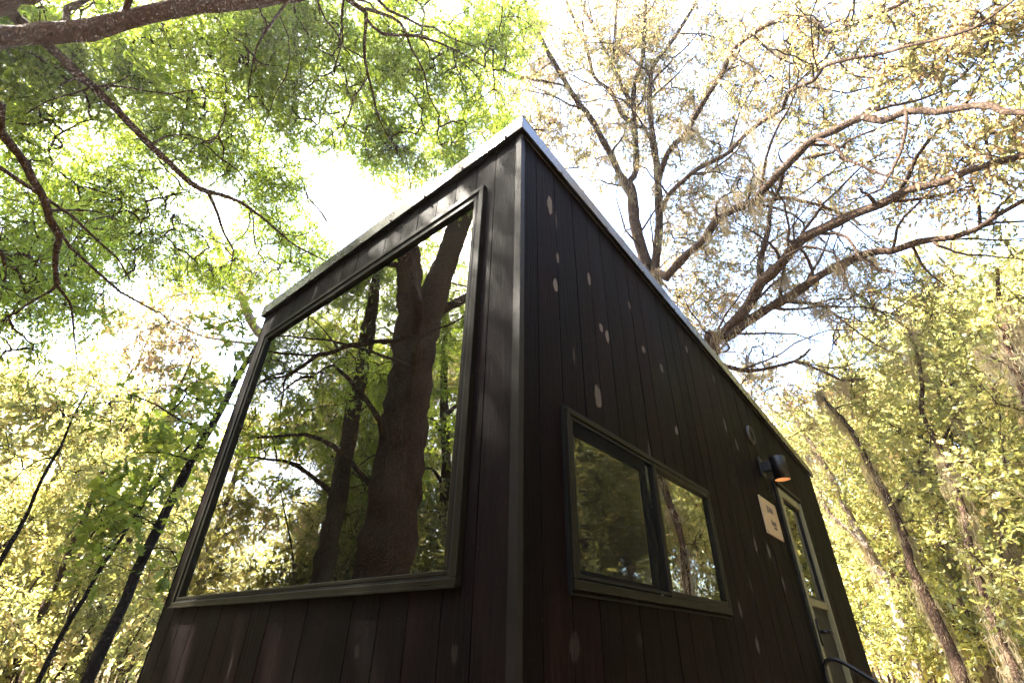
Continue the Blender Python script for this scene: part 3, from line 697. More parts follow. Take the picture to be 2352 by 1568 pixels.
def copy_tree(o, loc, rz, sc, label=None, parent=None):
    c = o.copy(); COL.objects.link(c)
    if parent is None:
        c.location = loc; c.rotation_euler = (0, 0, rz); c.scale = (sc, sc, sc)
        if label: c['label'] = label
    else: c.parent = parent
    for ch in o.children: copy_tree(ch, None, 0, 1, None, c)
    return c
def PL(lst, d0, d1=None):
    """measured course of a limb, ray distances running d0..d1"""
    d1 = d0 if d1 is None else d1; n = len(lst)
    return [P(x, y, d0+(d1-d0)*i/max(1, n-1)) for i, (x, y) in enumerate(lst)]
def offaxis(p):
    """wide-angle stretch: things away from the middle of the photo are thinner than their pixels say"""
    v = np.array(p)-CAM; c = (v@Fv)/np.linalg.norm(v); return 1.0 if c < .35 else max(.62, c)
def CL(px, py, rpx, d, n, depth=1.3):
    """a leafy cloud: centre, half sizes in metres"""
    c = P(px, py, d); r = rpx/FPX*d*offaxis(c); return (c, (r, r, r*depth*.85), n)

# --- 1: big forked oak standing left of the cabin, its limbs reaching over; seen whole in the window
B = np.array([-3.15, 4.75, 0])
trunk = [B+[0, 0, -.3], B+[.0, .0, .5], B+[0, .02, 2.5], B+[.02, 0, 4.6], B+[.04, 0, 6.0]]
stemL = [B+[.03, 0, 5.6], B+[.28, .12, 6.9], B+[.55, .25, 8.6], B+[.8, .9, 12], B+[1.2, 1.6, 15]]
stemR = [B+[.03, 0, 5.6], B+[-.22, -.1, 7.0], B+[-.50, -.3, 9], B+[-.8, -1.2, 13]]
A_ = [B+[.0, -.05, 5.0]]+PL([(-60, 98), (0, 90), (100, 77), (200, 64), (280, 42), (400, 20), (500, 12), (600, 2), (760, -25), (900, -30)], 6.3, 7.6)
B_ = [B+[.2, .1, 6.9]]+PL([(-10, -12), (40, 45), (115, 110), (165, 155), (215, 200), (270, 255), (310, 300), (350, 340), (390, 375), (440, 420), (480, 442)], 8.6, 9.8)
B1 = PL([(480, 442), (530, 455), (575, 480), (620, 515), (665, 555), (710, 580), (790, 622)], 9.8, 10.8)
B2 = PL([(478, 440), (500, 490), (515, 540), (535, 575), (528, 620)], 9.8, 10.4)
B3 = PL([(215, 200), (260, 198), (300, 202), (390, 217), (440, 207), (520, 215)], 9.0, 9.6)
B4 = PL([(215, 200), (170, 215), (110, 232), (60, 262)], 9, 9)
B5 = PL([(345, 335), (380, 312), (430, 310), (480, 330)], 9.5, 10)
C_ = [B+[.0, .05, 4.3]]+PL([(-70, 210), (0, 305), (40, 355), (75, 410), (105, 465), (115, 510), (133, 540), (127, 585), (130, 655)], 5.4, 6.0)
C1 = PL([(130, 655), (110, 672), (75, 690), (35, 720), (0, 740)], 6.0, 6.1)
C2 = PL([(130, 655), (150, 682), (165, 710), (170, 770), (178, 850)], 6.0, 6.2)
C3 = PL([(112, 482), (175, 482), (225, 488), (280, 510)], 5.8, 6.3)
C4 = PL([(-20, 560), (8, 590), (10, 640), (0, 690)], 6.6, 6.8)
G0 = [B+[.35, .15, 7.8]]+PL([(420, -130), (700, -60), (839, 30)], 9.5, 9.6)
G1 = PL([(839, 30), (839, 70), (839, 140), (854, 210), (869, 270), (889, 310)], 9.6, 10)
G2 = PL([(839, 20), (900, 40), (929, 70), (944, 110), (974, 165), (984, 220), (1009, 265)], 9.6, 10.3)
G3 = PL([(839, 40), (879, 75), (964, 85), (1034, 110), (1114, 155)], 9.6, 10.4)
G4 = PL([(700, -60), (640, 30), (590, 110), (570, 200)], 9.5, 9.8)
rL = [B+[.05, .02, 5.3], B+[.9, -.5, 5.75], B+[1.5, -.9, 6.05], B+[2.3, -.9, 6.3]]
rR = [B+[-.25, -.05, 6.3], B+[-1.1, -.6, 7.2], B+[-2.2, -1.2, 8.0]]
rL2 = [B+[.05, .02, 3.6], B+[.8, -.1, 4.2], B+[1.3, .1, 4.6]]
rB = [B+[.05, .1, 3.0], B+[1.0, .5, 3.7], B+[1.7, .9, 3.6]]
limbs = [(trunk, [.55, .40, .355, .34, .37]), (stemL, [.25, .21, .17, .12, .05]), (stemR, [.27, .24, .2, .08]),
 (A_, [.16, .14, .135, .13, .135, .125, .11, .10, .09, .07, .05]), (B_, [.13, .10, .095, .085, .085, .08, .075, .07, .07, .06, .055, .05]),
 (B1, [.042, .035, .03, .026, .022, .018, .010]), (B2, [.035, .028, .024, .018, .01]), (B3, [.028, .02, .016, .013, .010, .006]), (B4, [.02, .015, .012, .008]), (B5, [.025, .018, .013, .008]),
 (C_, [.09, .065, .05, .046, .044, .04, .036, .034, .030, .026]), (C1, [.02, .016, .013, .010, .007]), (C2, [.02, .016, .013, .009, .005]), (C3, [.02, .014, .01, .006]), (C4, [.03, .025, .02, .01]),
 (G0, [.13, .08, .06, .05]), (G1, [.035, .032, .028, .022, .016, .01]), (G2, [.035, .03, .025, .022, .018, .014, .008]), (G3, [.03, .03, .024, .018, .012]), (G4, [.035, .025, .018, .01]),
 (rR, [.15, .1, .05]), (rL2, [.09, .06, .03]), (rB, [.07, .05, .02])]
cl = [CL(80, 180, 142, 11.7, 195), CL(300, 130, 142, 12.1, 221), CL(520, 110, 150, 10.7, 178), CL(150, 420, 152, 12.5, 195), CL(380, 320, 142, 12.9, 195), CL(560, 330, 140, 11.7, 153),
 CL(620, 500, 90, 12.3, 82), CL(340, 540, 130, 11.9, 129), CL(60, 600, 110, 10.3, 79), CL(190, 690, 80, 10.7, 39), CL(480, 610, 80, 12.1, 52), CL(700, 590, 60, 12.5, 32), CL(680, 220, 100, 11.5, 106), CL(820, 120, 100, 11.3, 94),
 CL(850, 290, 80, 11.6, 75), CL(970, 140, 90, 11.7, 82), CL(1000, 280, 80, 12.0, 52), CL(1080, 60, 80, 11.7, 40), CL(700, 20, 110, 10.9, 106), CL(930, 10, 90, 11.3, 64), CL(760, 330, 40, 11.7, 16), CL(40, 20, 85, 10.9, 51), CL(870, 385, 40, 11.7, 16),
 (B+[-1.8, -1.2, 8.2], (1.6, 1.6, 1.2), 90), (B+[-.6, -1.0, 12], (2.4, 2.4, 2.2), 130), (B+[1.2, 1.4, 13.5], (2.6, 2.4, 2.0), 110),
 (B+[1.5, .5, 4.6], (.8, .9, .7), 30), (np.array([-2.7, 3.6, 8.8]), (1.3, 1.3, .9), 62), (np.array([-3.6, 5.0, 10.2]), (1.6, 1.6, 1), 80), (np.array([-2.9, 2.6, 9.4]), (1.2, 1.2, .9), 34), CL(1050, 330, 60, 11.0, 26), CL(960, 370, 55, 11.0, 22), CL(1120, 240, 70, 11.5, 34), CL(890, 350, 50, 11.0, 22), CL(740, 590, 60, 11.5, 30), CL(600, 620, 80, 11.5, 34), CL(680, 420, 45, 11.0, 16), CL(1150, 120, 70, 11.5, 30), CL(1150, 30, 90, 11.7, 48), CL(1060, 170, 60, 11.7, 32), CL(880, 200, 110, 12.2, 75), CL(620, 60, 130, 11.7, 97), CL(120, 560, 110, 7.9, 27), CL(60, 740, 70, 7.9, 12), (np.array([-4.2, 7.4, 6]), (1.3, 1.3, 1), 55), (np.array([-3.4, 8.6, 8]), (1.4, 1.4, 1.2), 60), (np.array([-5, 6.3, 7.6]), (1.3, 1.3, 1.2), 55), (np.array([-4.8, 8, 4.4]), (1.2, 1.2, .9), 45), (np.array([-5.4, 3.8, 5.6]), (1.2, 1.2, 1.4), 55), (np.array([-5.2, 3.4, 8.0]), (1.2, 1.2, 1.2), 45), (np.array([-5.3, 7.0, 8.6]), (1.5, 1.5, 1.2), 70), (np.array([-4.4, 8.2, 9.8]), (1.5, 1.5, 1.2), 60), (np.array([-4.9, 8.4, 6.4]), (1.4, 1.4, 1.1), 50), (np.array([-3.2, 7.2, 8.4]), (1, 1, .9), 30)]  # includes unseen leaf clouds added across the sun line to shade the front wall
tree('thick forked oak mirrored in the big window, narrow green leaves arching over the upper left', 'tree', 'forked_oak_tree', B, limbs, cl,
     'narrow', 'willow', 'big', .062, spray=.52, tw=9, per=17, bmat_limbs='dark', droop=.25, thin=1.0, solid=3, scat=.85, pale_limb=3, side=26)

# --- 2: live oak behind the cabin, many stems, brown and yellow leaves, hanging moss
B = np.array([9.1, 2.3, 0])
t1 = [B+[0, 0, -.3], B+[0, 0, 3], B+[-.1, .1, 5.5]]+PL([(1490, 645), (1484, 615), (1462, 525), (1452, 450), (1439, 420)], 12.5, 13.4)
t1r = PL([(1440, 425), (1462, 390), (1459, 300), (1457, 200), (1477, 115), (1484, 0), (1488, -60)], 13.4, 15.5)
t1l = PL([(1439, 420), (1409, 370), (1364, 285), (1314, 215), (1254, 110), (1204, 0)], 13.4, 15)
t1m = PL([(1454, 280), (1429, 265), (1399, 205), (1364, 175), (1344, 100), (1299, 0)], 14.4, 15.4)
t1n = PL([(1445, 230), (1429, 200), (1409, 155), (1374, 85), (1334, 0)], 14.5, 15.6)
t1o = PL([(1409, 160), (1414, 90), (1416, 0)], 15, 15.6)
t2 = [B+[0, 0, 5.0]]+PL([(1506, 660), (1504, 620), (1514, 500), (1509, 400), (1497, 300), (1494, 200), (1502, 150), (1544, 95), (1587, 30), (1600, 0)], 12.3, 15.5)
t2b = PL([(1512, 420), (1534, 350), (1560, 322), (1579, 300), (1634, 210), (1664, 160), (1679, 120), (1729, 75), (1789, 45), (1819, 35), (1879, 55), (1904, 75), (1954, 55), (2029, 25), (2090, -5)], 12.8, 8.6)
t2c = PL([(1510, 500), (1534, 450), (1560, 425), (1604, 390), (1674, 350), (1709, 310), (1749, 275), (1799, 250), (1814, 210), (1869, 185), (1889, 155), (1929, 140), (2029, 125), (2079, 105), (2154, 90), (2239, 65), (2329, 0)], 12.4, 7.0)
L1 = [B+[0, -.1, 4.4]]+PL([(1512, 655), (1529, 635), (1579, 585), (1614, 553), (1644, 510), (1699, 475), (1729, 465), (1749, 440), (1789, 400), (1839, 350), (1874, 320), (1919, 300), (1979, 270), (2029, 277), (2079, 255), (2154, 257), (2204, 247), (2269, 245), (2309, 255), (2400, 262)], 11.8, 6.4)
L1a = PL([(1979, 270), (1998, 252), (2021, 245)], 8.6, 8.4)
L1b = PL([(1729, 465), (1799, 452), (1839, 462), (1879, 472), (1944, 495), (1974, 517)], 10.4, 9.8)
L1c = PL([(1849, 365), (1914, 350), (1954, 320), (2019, 295), (2060, 280), (2110, 290)], 9.6, 8.6)
L2 = [B+[.6, -.2, 3.2]]+PL([(1625, 805), (1654, 780), (1694, 735), (1729, 685), (1749, 645), (1789, 610), (1819, 575), (1849, 545), (1889, 525), (1954, 495), (2009, 470), (2059, 445), (2094, 430), (2164, 415), (2229, 390), (2289, 375), (2400, 345)], 11.4, 7.4)
L2a = PL([(1747, 650), (1746, 600), (1764, 525), (1769, 470), (1790, 430), (1800, 380)], 11.0, 11.2)
L3 = [B+[.7, -.3, 3.0]]+PL([(1640, 812), (1679, 770), (1749, 720), (1809, 685), (1849, 655), (1889, 630), (1939, 605), (1999, 582), (2049, 575), (2109, 555), (2174, 550), (2244, 527), (2289, 495), (2390, 440)], 11.2, 8.2)
L3a = PL([(2174, 550), (2230, 548), (2300, 552), (2380, 545)], 9, 8.6)
L3b = PL([(2249, 525), (2249, 475), (2240, 440), (2229, 415)], 8.8, 8.6)
L3c = PL([(2244, 440), (2279, 418), (2310, 414), (2318, 440), (2308, 470)], 8.2, 8.2)
L3d = PL([(2095, 560), (2120, 610), (2150, 640), (2185, 665)], 9.3, 9.5)
L4 = PL([(1640, 835), (1704, 849), (1749, 849), (1829, 829), (1859, 802)], 11.2, 10.6)
L4a = PL([(1829, 829), (1879, 849), (1929, 872), (1960, 872), (1989, 867)], 10.7, 10.2)
L5 = PL([(1809, 690), (1880, 700), (1940, 740), (2010, 790), (2069, 815)], 10.8, 10)
S1 = [B+[.3, 2.4, 5.0]]+PL([(1059, 400), (1059, 370), (1059, 325), (1059, 270), (1084, 230), (1104, 200), (1104, 160)], 14, 14.6)
S2 = PL([(1130, 158), (1194, 175), (1264, 190), (1304, 202), (1330, 250)], 14.6, 14)
S3 = PL([(1059, 372), (1024, 340), (984, 315)], 14.0, 13.8)
H1 = PL([(1330, 385), (1290, 388), (1250, 392)], 13.4, 13.2); H2 = PL([(1250, 300), (1200, 297), (1150, 300)], 13.6, 13.2)
def rr(n, a, b): return list(np.linspace(a, b, n))
limbs = [(t1, [.5, .36, .26]+rr(5, .21, .19)), (t2, [.2]+rr(10, .17, .05)), (L1, [.2]+rr(20, .135, .055)), (L2, [.24]+rr(17, .19, .06)), (L3, [.22]+rr(14, .16, .045)),
 (t1r, rr(7, .13, .06)), (t1l, rr(6, .15, .07)), (t1m, rr(6, .10, .05)), (t1n, rr(5, .09, .05)), (t1o, rr(3, .05, .03)),
 (t2b, rr(15, .10, .035)), (t2c, rr(17, .085, .022)), (L1a, [.05, .045, .04]), (L1b, rr(6, .065, .03)), (L1c, rr(6, .04, .012)), (L2a, rr(6, .11, .04)),
 (L3a, rr(4, .035, .012)), (L3b, rr(4, .04, .025)), (L3c, rr(5, .02, .01)), (L3d, rr(4, .035, .012)), (L4, rr(5, .075, .035)), (L4a, rr(5, .05, .018)), (L5, rr(5, .04, .012)),
 (S2, rr(5, .05, .04)), (H1, [.03, .02, .01]), (H2, [.04, .025, .01])]
cl = [CL(1300, 130, 132, 14.9, 96), CL(1380, 330, 121, 14.4, 92), CL(1250, 300, 88, 14.4, 48), CL(1550, 130, 154, 14.9, 115), CL(1640, 330, 121, 13.4, 69), CL(1590, 500, 99, 12.9, 76), CL(1600, 700, 99, 12.9, 86), CL(1700, 590, 121, 12.9, 82),
 CL(1740, 180, 132, 11.9, 59), CL(1830, 60, 132, 10.7, 56), CL(1900, 340, 121, 10.3, 25), CL(2000, 110, 132, 9.5, 36), CL(2150, 60, 132, 8.5, 36), CL(2290, 120, 99, 7.9, 16), CL(2150, 200, 99, 8.7, 16), CL(2310, 310, 77, 7.7, 15),
 CL(1800, 510, 121, 11.9, 52), CL(1900, 660, 121, 12.4, 69), CL(2000, 420, 121, 10.5, 29), CL(2120, 400, 99, 9.7, 21), CL(2250, 400, 110, 8.9, 25), CL(2040, 640, 110, 11.4, 39), CL(1750, 850, 99, 13.4, 49), CL(1800, 970, 77, 13.9, 29), CL(1470, 60, 99, 15.9, 68), CL(1920, 900, 99, 13.4, 36), CL(2310, 30, 66, 7.9, 11), CL(1220, 150, 90, 15.5, 52), CL(1180, 330, 60, 14.5, 28), CL(1440, 180, 110, 16, 68), CL(1520, 300, 110, 15, 57), CL(1680, 100, 100, 14, 36), CL(1400, 60, 100, 16, 44), CL(1700, 420, 100, 14, 39), CL(1850, 250, 100, 12.5, 34), CL(1560, 590, 60, 14, 28)]
tree('spreading oak behind the cabin with crooked limbs, golden brown leaves and grey hanging moss', 'tree', 'live_oak_tree', B, limbs, cl,
     'oval', 'oak', 'live', .058, spray=.50, tw=8, per=11, moss=420, mosslen=.8, trunks=1, droop=.1, thin=.73, scat=.8, twr=.004, rk=.0055, mdist=9.5, side=130)
# --- 3: crooked small tree behind the roof
B = np.array([7.2, 9.2, 0]); S1[0] = B+[0, 0, 5.0]
tree('small crooked tree standing behind the cabin roof, bare broken stub beside its bend', 'tree', 'crooked_tree', B, [([B+[0, 0, -.2], B+[0, 0, 2.5]]+S1, rr(9, .2, .05)), (S3, [.07, .06, .05])],
     [CL(1100, 210, 80, 14.4, 34), CL(1000, 330, 70, 14, 30), CL(1150, 300, 70, 14.4, 26), CL(930, 400, 50, 14, 18), CL(1180, 90, 80, 14.6, 22)], 'oval', 'maple', 'live', .075, spray=.4, tw=6, per=11, moss=30, mosslen=.5)

# --- 4: near trees on the left
def simple_tree(label, name, line, dist, rads, cls, leaf, lmat, bmat, lsize, cat='tree', group=None, extra=(), **kw):
    """trunk traced up through its visible course, then carried down to the ground"""
    pts = PL(line, *dist) if isinstance(dist, tuple) else PL(line, dist)
    p0 = pts[0]; base = np.array([p0[0], p0[1], 0.0])
    if p0[2] > .3: pts = [base+[0, 0, -.1], base*.5+p0*.5]+pts; rads = [rads[0]*1.35, rads[0]*1.1]+list(rads)
    return tree(label, cat, name, base, [(pts, rads)]+list(extra), cls, leaf, lmat, bmat, lsize, group=group, thin=.95, **kw)
simple_tree('dark leaning trunk tree with lobed oak leaves close beside the cabin left edge', 'lobed_oak_tree',
  [(200, 1568), (265, 1424), (310, 1319), (365, 1214), (420, 1094), (480, 984), (525, 909), (565, 834), (590, 790)], (5.6, 7.4), rr(9, .075, .04),
  [CL(500, 890, 80, 6.5, 8), CL(430, 860, 60, 6.3, 4), CL(380, 960, 90, 6.2, 7), CL(470, 1040, 70, 6.2, 6), CL(350, 1180, 70, 6, 4), CL(470, 1190, 60, 6, 4), CL(250, 940, 70, 6.2, 3), CL(560, 780, 60, 6.8, 7), CL(300, 1110, 60, 6, 3), CL(420, 1290, 50, 5.9, 3), CL(240, 1260, 40, 5.9, 2), CL(540, 740, 50, 7, 4)],
  'lobed', 'lobed', 'black', .085, spray=.34, tw=4, per=6, flat=.75, extra=[(PL([(480, 984), (420, 968), (360, 930), (300, 905)], 6.3, 6.2), [.02, .014, .01, .006]), (PL([(440, 1060), (380, 1040), (310, 1040)], 6.2, 6), [.016, .01, .006])])
simple_tree('slender leaning tree left of the dark leaning trunk, few leaves', 'slender_tree', [(85, 1568), (135, 1469), (195, 1369), (240, 1289), (280, 1234), (330, 1154), (400, 1064), (470, 980)], (6.4, 7.4), rr(8, .036, .016),
  [CL(330, 1100, 70, 7, 10), CL(240, 1200, 60, 6.8, 8), CL(420, 1000, 60, 7.4, 8)], 'lobed', 'lobed', 'black', .11, spray=.32, tw=4, per=6)
simple_tree('thin crooked sapling at the far left side of the woods', 'sapling', [(0, 1294), (40, 1224), (65, 1174), (100, 1094), (140, 1024), (160, 974), (200, 899)], (7.6, 8.2), rr(7, .038, .012),
  [CL(60, 1000, 80, 8, 14), CL(150, 930, 70, 8.2, 14), CL(200, 1050, 60, 8, 8)], 'oval', 'forest', 'black', .07, spray=.35, tw=5, per=9)
simple_tree('pale trunked tree rising behind the cabin left roof end, arching bare bough', 'pale_tree', [(615, 830), (585, 750), (555, 685), (525, 630), (500, 570), (480, 520)], (15, 16), rr(6, .16, .07),
  [CL(450, 720, 90, 15, 40), CL(350, 830, 100, 15, 55), CL(540, 640, 80, 15, 26), CL(430, 640, 80, 15, 16), CL(300, 740, 70, 15, 16)], 'oval', 'oak', 'pale', .095, spray=.5, tw=6, per=12, moss=40, mosslen=1.0,
  extra=[(PL([(558, 692), (500, 676), (440, 672), (380, 686), (335, 715)], 15.2, 15), [.05, .04, .032, .024, .014]), (PL([(575, 790), (480, 775), (400, 740), (340, 700)], 15, 15), rr(4, .05, .015))])
# --- 5: near trees on the right
RT = [
 ('pale grey trunk tree leaning right beyond the cabin back corner, forked low', 'pale_trunk_tree', [(2070, 1440), (2059, 1400), (2029, 1324), (1994, 1259), (1959, 1199), (1924, 1124), (1879, 1044), (1849, 999), (1810, 930)], (14, 15.5), rr(9, .15, .06), 'pale',
   [CL(1900, 1100, 80, 15, 40), CL(1980, 1010, 90, 15, 48), CL(1850, 960, 60, 15, 24), CL(2000, 1180, 60, 14.5, 20)], 'maple', 'oval', .08, [(PL([(1994, 1259), (1959, 1224), (1909, 1184), (1879, 1129)], 14.3, 14.6), rr(4, .08, .04))]),
 ('dark thick trunk tree leaning across the right woods, second from the cabin', 'dark_trunk_tree', [(2215, 1568), (2204, 1534), (2169, 1459), (2129, 1374), (2094, 1299), (2079, 1234), (2049, 1169), (2009, 1094), (1969, 1014), (1929, 959), (1880, 900)], (10, 12), rr(11, .13, .05), 'live',
   [CL(2100, 1000, 110, 11.5, 48), CL(2000, 870, 100, 12, 48), CL(2150, 1130, 90, 11, 34), CL(2050, 1330, 60, 11, 12), CL(2250, 960, 90, 11, 34)], 'maple', 'lobed', .07, [(PL([(2049, 1169), (2090, 1100), (2120, 1040)], 11.4, 11.4), rr(3, .05, .03))]),
 ('tall crooked trunk tree with broad lobed leaves near the right side of the photo', 'crooked_trunk_tree', [(2340, 1568), (2329, 1534), (2299, 1459), (2254, 1349), (2224, 1249), (2214, 1184), (2194, 1109), (2159, 1024), (2119, 954), (2119, 884), (2109, 824), (2090, 760)], (9, 11), rr(12, .085, .035), 'live',
   [CL(2200, 700, 120, 10.8, 27), CL(2080, 760, 90, 11, 15), CL(2280, 830, 100, 10, 24), CL(2300, 1050, 90, 9.4, 19), CL(2250, 1250, 80, 9.2, 12), CL(2330, 1340, 60, 8.8, 9), CL(2160, 900, 70, 10.4, 13)], 'maple', 'lobed', .066, [(PL([(2159, 1024), (2190, 960), (2200, 900)], 10.4, 10.4), rr(3, .035, .015))]),
 ('broad reddish trunk tree standing upright deep in the right woods', 'broad_trunk_tree', [(2100, 1520), (2094, 1484), (2069, 1374), (2059, 1284), (2040, 1180), (2020, 1080)], (17, 18.5), rr(6, .30, .2), 'big',
   [CL(2020, 1150, 100, 18, 40), CL(1950, 1300, 60, 18, 15), CL(2120, 1050, 100, 18, 40)], 'forest', 'oval', .13, []),
 ('short dark stem tree between the two leaning trunks on the right', 'young_tree', [(2260, 1510), (2249, 1474), (2204, 1374), (2184, 1309), (2160, 1240), (2150, 1180)], (12, 12.6), rr(6, .08, .035), 'dark',
   [CL(2150, 1260, 80, 12.4, 26), CL(2220, 1420, 70, 12, 20), CL(2120, 1460, 60, 12, 15)], 'shrub', 'oval', .09, []),
 ('tree with dark crooked stem and dense leaves at the right edge of the photo', 'edge_tree', [(2420, 1130), (2390, 1010), (2352, 909), (2329, 834), (2314, 784), (2305, 740), (2294, 700), (2290, 620)], (7.5, 9), rr(8, .085, .03), 'dark',
   [CL(2310, 720, 80, 8.6, 12), CL(2330, 900, 80, 8, 14), CL(2340, 1150, 60, 7.8, 7), CL(2300, 600, 60, 9, 6)], 'maple', 'lobed', .058, [(PL([(2329, 834), (2290, 810), (2250, 800)], 8.3, 8.5), rr(3, .03, .012))]),
 ('thin pale stemmed tree at the lower right corner of the photo', 'thin_pale_tree', [(2400, 1500), (2380, 1440), (2352, 1390), (2325, 1290), (2290, 1180), (2270, 1080)], (11, 12), rr(6, .05, .02), 'pale',
   [CL(2300, 1150, 80, 12, 20), CL(2330, 1480, 60, 11, 15)], 'shrub', 'oval', .09, [])]
for lab, nm, line, dist, rads, bm, cls, lm, lf, ls, ex in RT:
    simple_tree(lab, nm, line, dist, rads, cls, lf, lm, bm, ls, extra=ex, spray=.55, tw=6, per=12 if lf == 'oval' else 9, moss=70, mosslen=.8)

# --- 6: woodland trees, a few kinds grown once and copied
def grow(label, name, h, r, crown, n, leaf, lmat, bmat, ls, group, spray=.55, tw=6, per=12, fork=False, moss=0, low=.3):
    lean = rng.normal(size=2)*.06*h
    tr = [np.array([0, 0, -.3]), np.array([0, 0, h*.12]), np.array([lean[0]*.3+.1, lean[1]*.3, h*.4]), np.array([lean[0]*.7, lean[1]*.7-.1, h*.7]), np.array([lean[0], lean[1], h*.95])]
    limbs = [(tr, [r*1.4, r, r*.8, r*.5, r*.15])]
    cls = []
    for k in range(n):
        a = rng.uniform(0, 2*math.pi); z = h*rng.uniform(low, .97); rad_ = crown*rng.uniform(.25, .9)*(1.15-.5*z/h)
        c = np.array([lean[0]*z/h+math.cos(a)*rad_, lean[1]*z/h+math.sin(a)*rad_, z])
        if k % 2 == 0:
            zb = max(h*.15, z-rad_*rng.uniform(.4, 1)); b0 = np.array([lean[0]*zb/h, lean[1]*zb/h, zb])
            limbs.append(([b0, b0*.5+c*.5+[0, 0, .25], c], [r*.38, r*.22, r*.07]))
        s = crown*rng.uniform(.28, .5); cls.append((c, (s, s, s*.7), int(16+10*rng.random())))
    return tree(label, 'tree', name, (0, 0, 0), limbs, cls, leaf, lmat, bmat, ls, spray=spray, tw=tw, per=per, group=group, moss=moss, mosslen=1.2)
gl = 'trees of the surrounding woods'
protos = [grow('x', 'woodland_tree', 12, .17, 2.6, 16, 'oval', 'forest', 'live', .095, gl, per=17), grow('x', 'woodland_tree', 15, .22, 3.2, 20, 'oval', 'forest', 'pale', .10, gl, moss=60, per=18),
          grow('x', 'woodland_tree', 10, .11, 2.0, 13, 'oval', 'maple', 'dark', .09, gl, low=.15, per=16), grow('x', 'woodland_tree', 13, .2, 2.8, 18, 'narrow', 'willow', 'live', .11, gl, per=18)]
spots = []
def okspot(x, y): return not (-2.5 < x < 7.5 and -2.5 < y < 5.0)
# left and behind (direction angle, distance from the camera, kind, scale)
for az, d, k, s in [(98, 12, 2, .9), (91, 10.5, 0, .62), (85, 13, 0, .78), (80, 11, 2, .8), (76, 14.5, 0, .85), (71, 16, 2, 1.0), (66, 18, 0, .85), (88, 17, 1, .66), (95, 16, 0, .8), (60, 20, 1, .7), (79, 19, 1, .72), (102, 14, 1, .62), (54, 21, 0, .75), (73, 21, 2, 1.1), (46, 22, 2, .8)]: spots.append((az, d, k, s, 'L'))
for az, d, k, s in [(12, 19, 0, .78), (8, 22, 1, .66), (4, 18, 0, .8), (1, 18, 0, .75), (-3, 19, 0, .95), (-7, 16, 0, .8), (-10, 17, 1, .8), (-14, 19, 0, .95), (-18, 17, 3, .8), (-5, 24, 1, .9), (2, 23, 0, .95), (-9, 21, 0, .9), (6, 25, 1, .8), (-1, 20, 1, .7), (16, 24, 0, .75), (-24, 17, 1, .9), (-13, 22, 1, 1.0)]: spots.append((az, d, k, s, 'R'))
for az, d, k, s in [(125, 11, 3, .9), (118, 14, 0, 1.0), (135, 13, 1, .85), (146, 9.5, 3, .8), (155, 13, 0, 1.0), (165, 10, 2, 1.1), (128, 17, 1, 1.1), (140, 18, 0, 1.2), (112, 11, 2, 1.0), (116, 11.5, 3, .9), (121, 16, 2, 1.2), (132, 10, 2, .9), (110, 15, 0, .9), (175, 14, 1, .9)]: spots.append((az, d, k, s, 'F'))
for az, d, k, s in [(-30, 12, 0, .9), (-38, 9.5, 2, .95), (-45, 12, 1, .8), (-52, 10, 0, .85), (-60, 13, 3, .95), (-70, 10, 2, 1.0), (-82, 12, 0, .95), (-95, 11, 1, .8), (-112, 12, 0, .9), (-35, 17, 1, 1.0), (-58, 18, 0, 1.2), (-135, 12, 3, .9), (-160, 12, 2, 1.0), (-26, 13, 0, .95), (-33, 10.5, 2, 1.1), (-20, 15, 2, 1.1), (-42, 14, 1, 1.0), (-48, 16, 0, 1.2), (-24, 20, 1, 1.1), (-29, 15, 0, 1.1), (-37, 13.5, 0, 1.0), (-31, 19, 1, 1.15)]: spots.append((az, d, k, s, 'M'))
LB = {'L': ('slender pale green woodland tree in the bright woods behind the left side of the cabin', 'woodland trees left of the cabin'), 'R': ('sunlit yellow green woodland tree deep in the woods behind the cabin door side', 'woodland trees right of the cabin'),
      'F': ('leafy woodland tree mirrored behind the thick oak trunk in the big window', 'woodland trees mirrored in the big window'), 'M': ('woodland tree mirrored in the side window and the door glass', 'woodland trees mirrored in the side windows')}
for az, d, k, s, w in spots:
    a = rad(az); p = (CAM[0]+d*math.cos(a), CAM[1]+d*math.sin(a), 0)
    s *= .95 if w == 'F' else .74 if w == 'L' else 1
    c = copy_tree(protos[k], p, rng.uniform(0, 6.28), s*rng.uniform(.92, 1.08), LB[w][0]); c['group'] = LB[w][1]
def drop(o):
    for ch in list(o.children): drop(ch)
    bpy.data.objects.remove(o)
for o in protos: drop(o)
# second smaller trunk seen in the big window beside the thick one
tree('second, thinner dark trunk tree mirrored left of the thick oak in the big window', 'tree', 'straight_tree', (-3.6, 7.0, 0), [([np.array([-3.6, 7.0, -.3]), np.array([-3.6, 7, 2.5]), np.array([-3.55, 7, 6]), np.array([-3.4, 7.1, 11])], [.24, .17, .15, .06]), ([np.array([-3.6, 7, 3.4]), np.array([-2.6, 6.6, 3.7]), np.array([-1.8, 6.5, 3.6])], [.05, .035, .01])],
     [(np.array([-3.4, 7, 9]), (2, 2, 2), 70), (np.array([-2.2, 6.6, 4.0]), (.9, .8, .6), 22), (np.array([-4.6, 7, 6.5]), (1, 1, .8), 24)], 'narrow', 'willow', 'dark', .10, spray=.4)
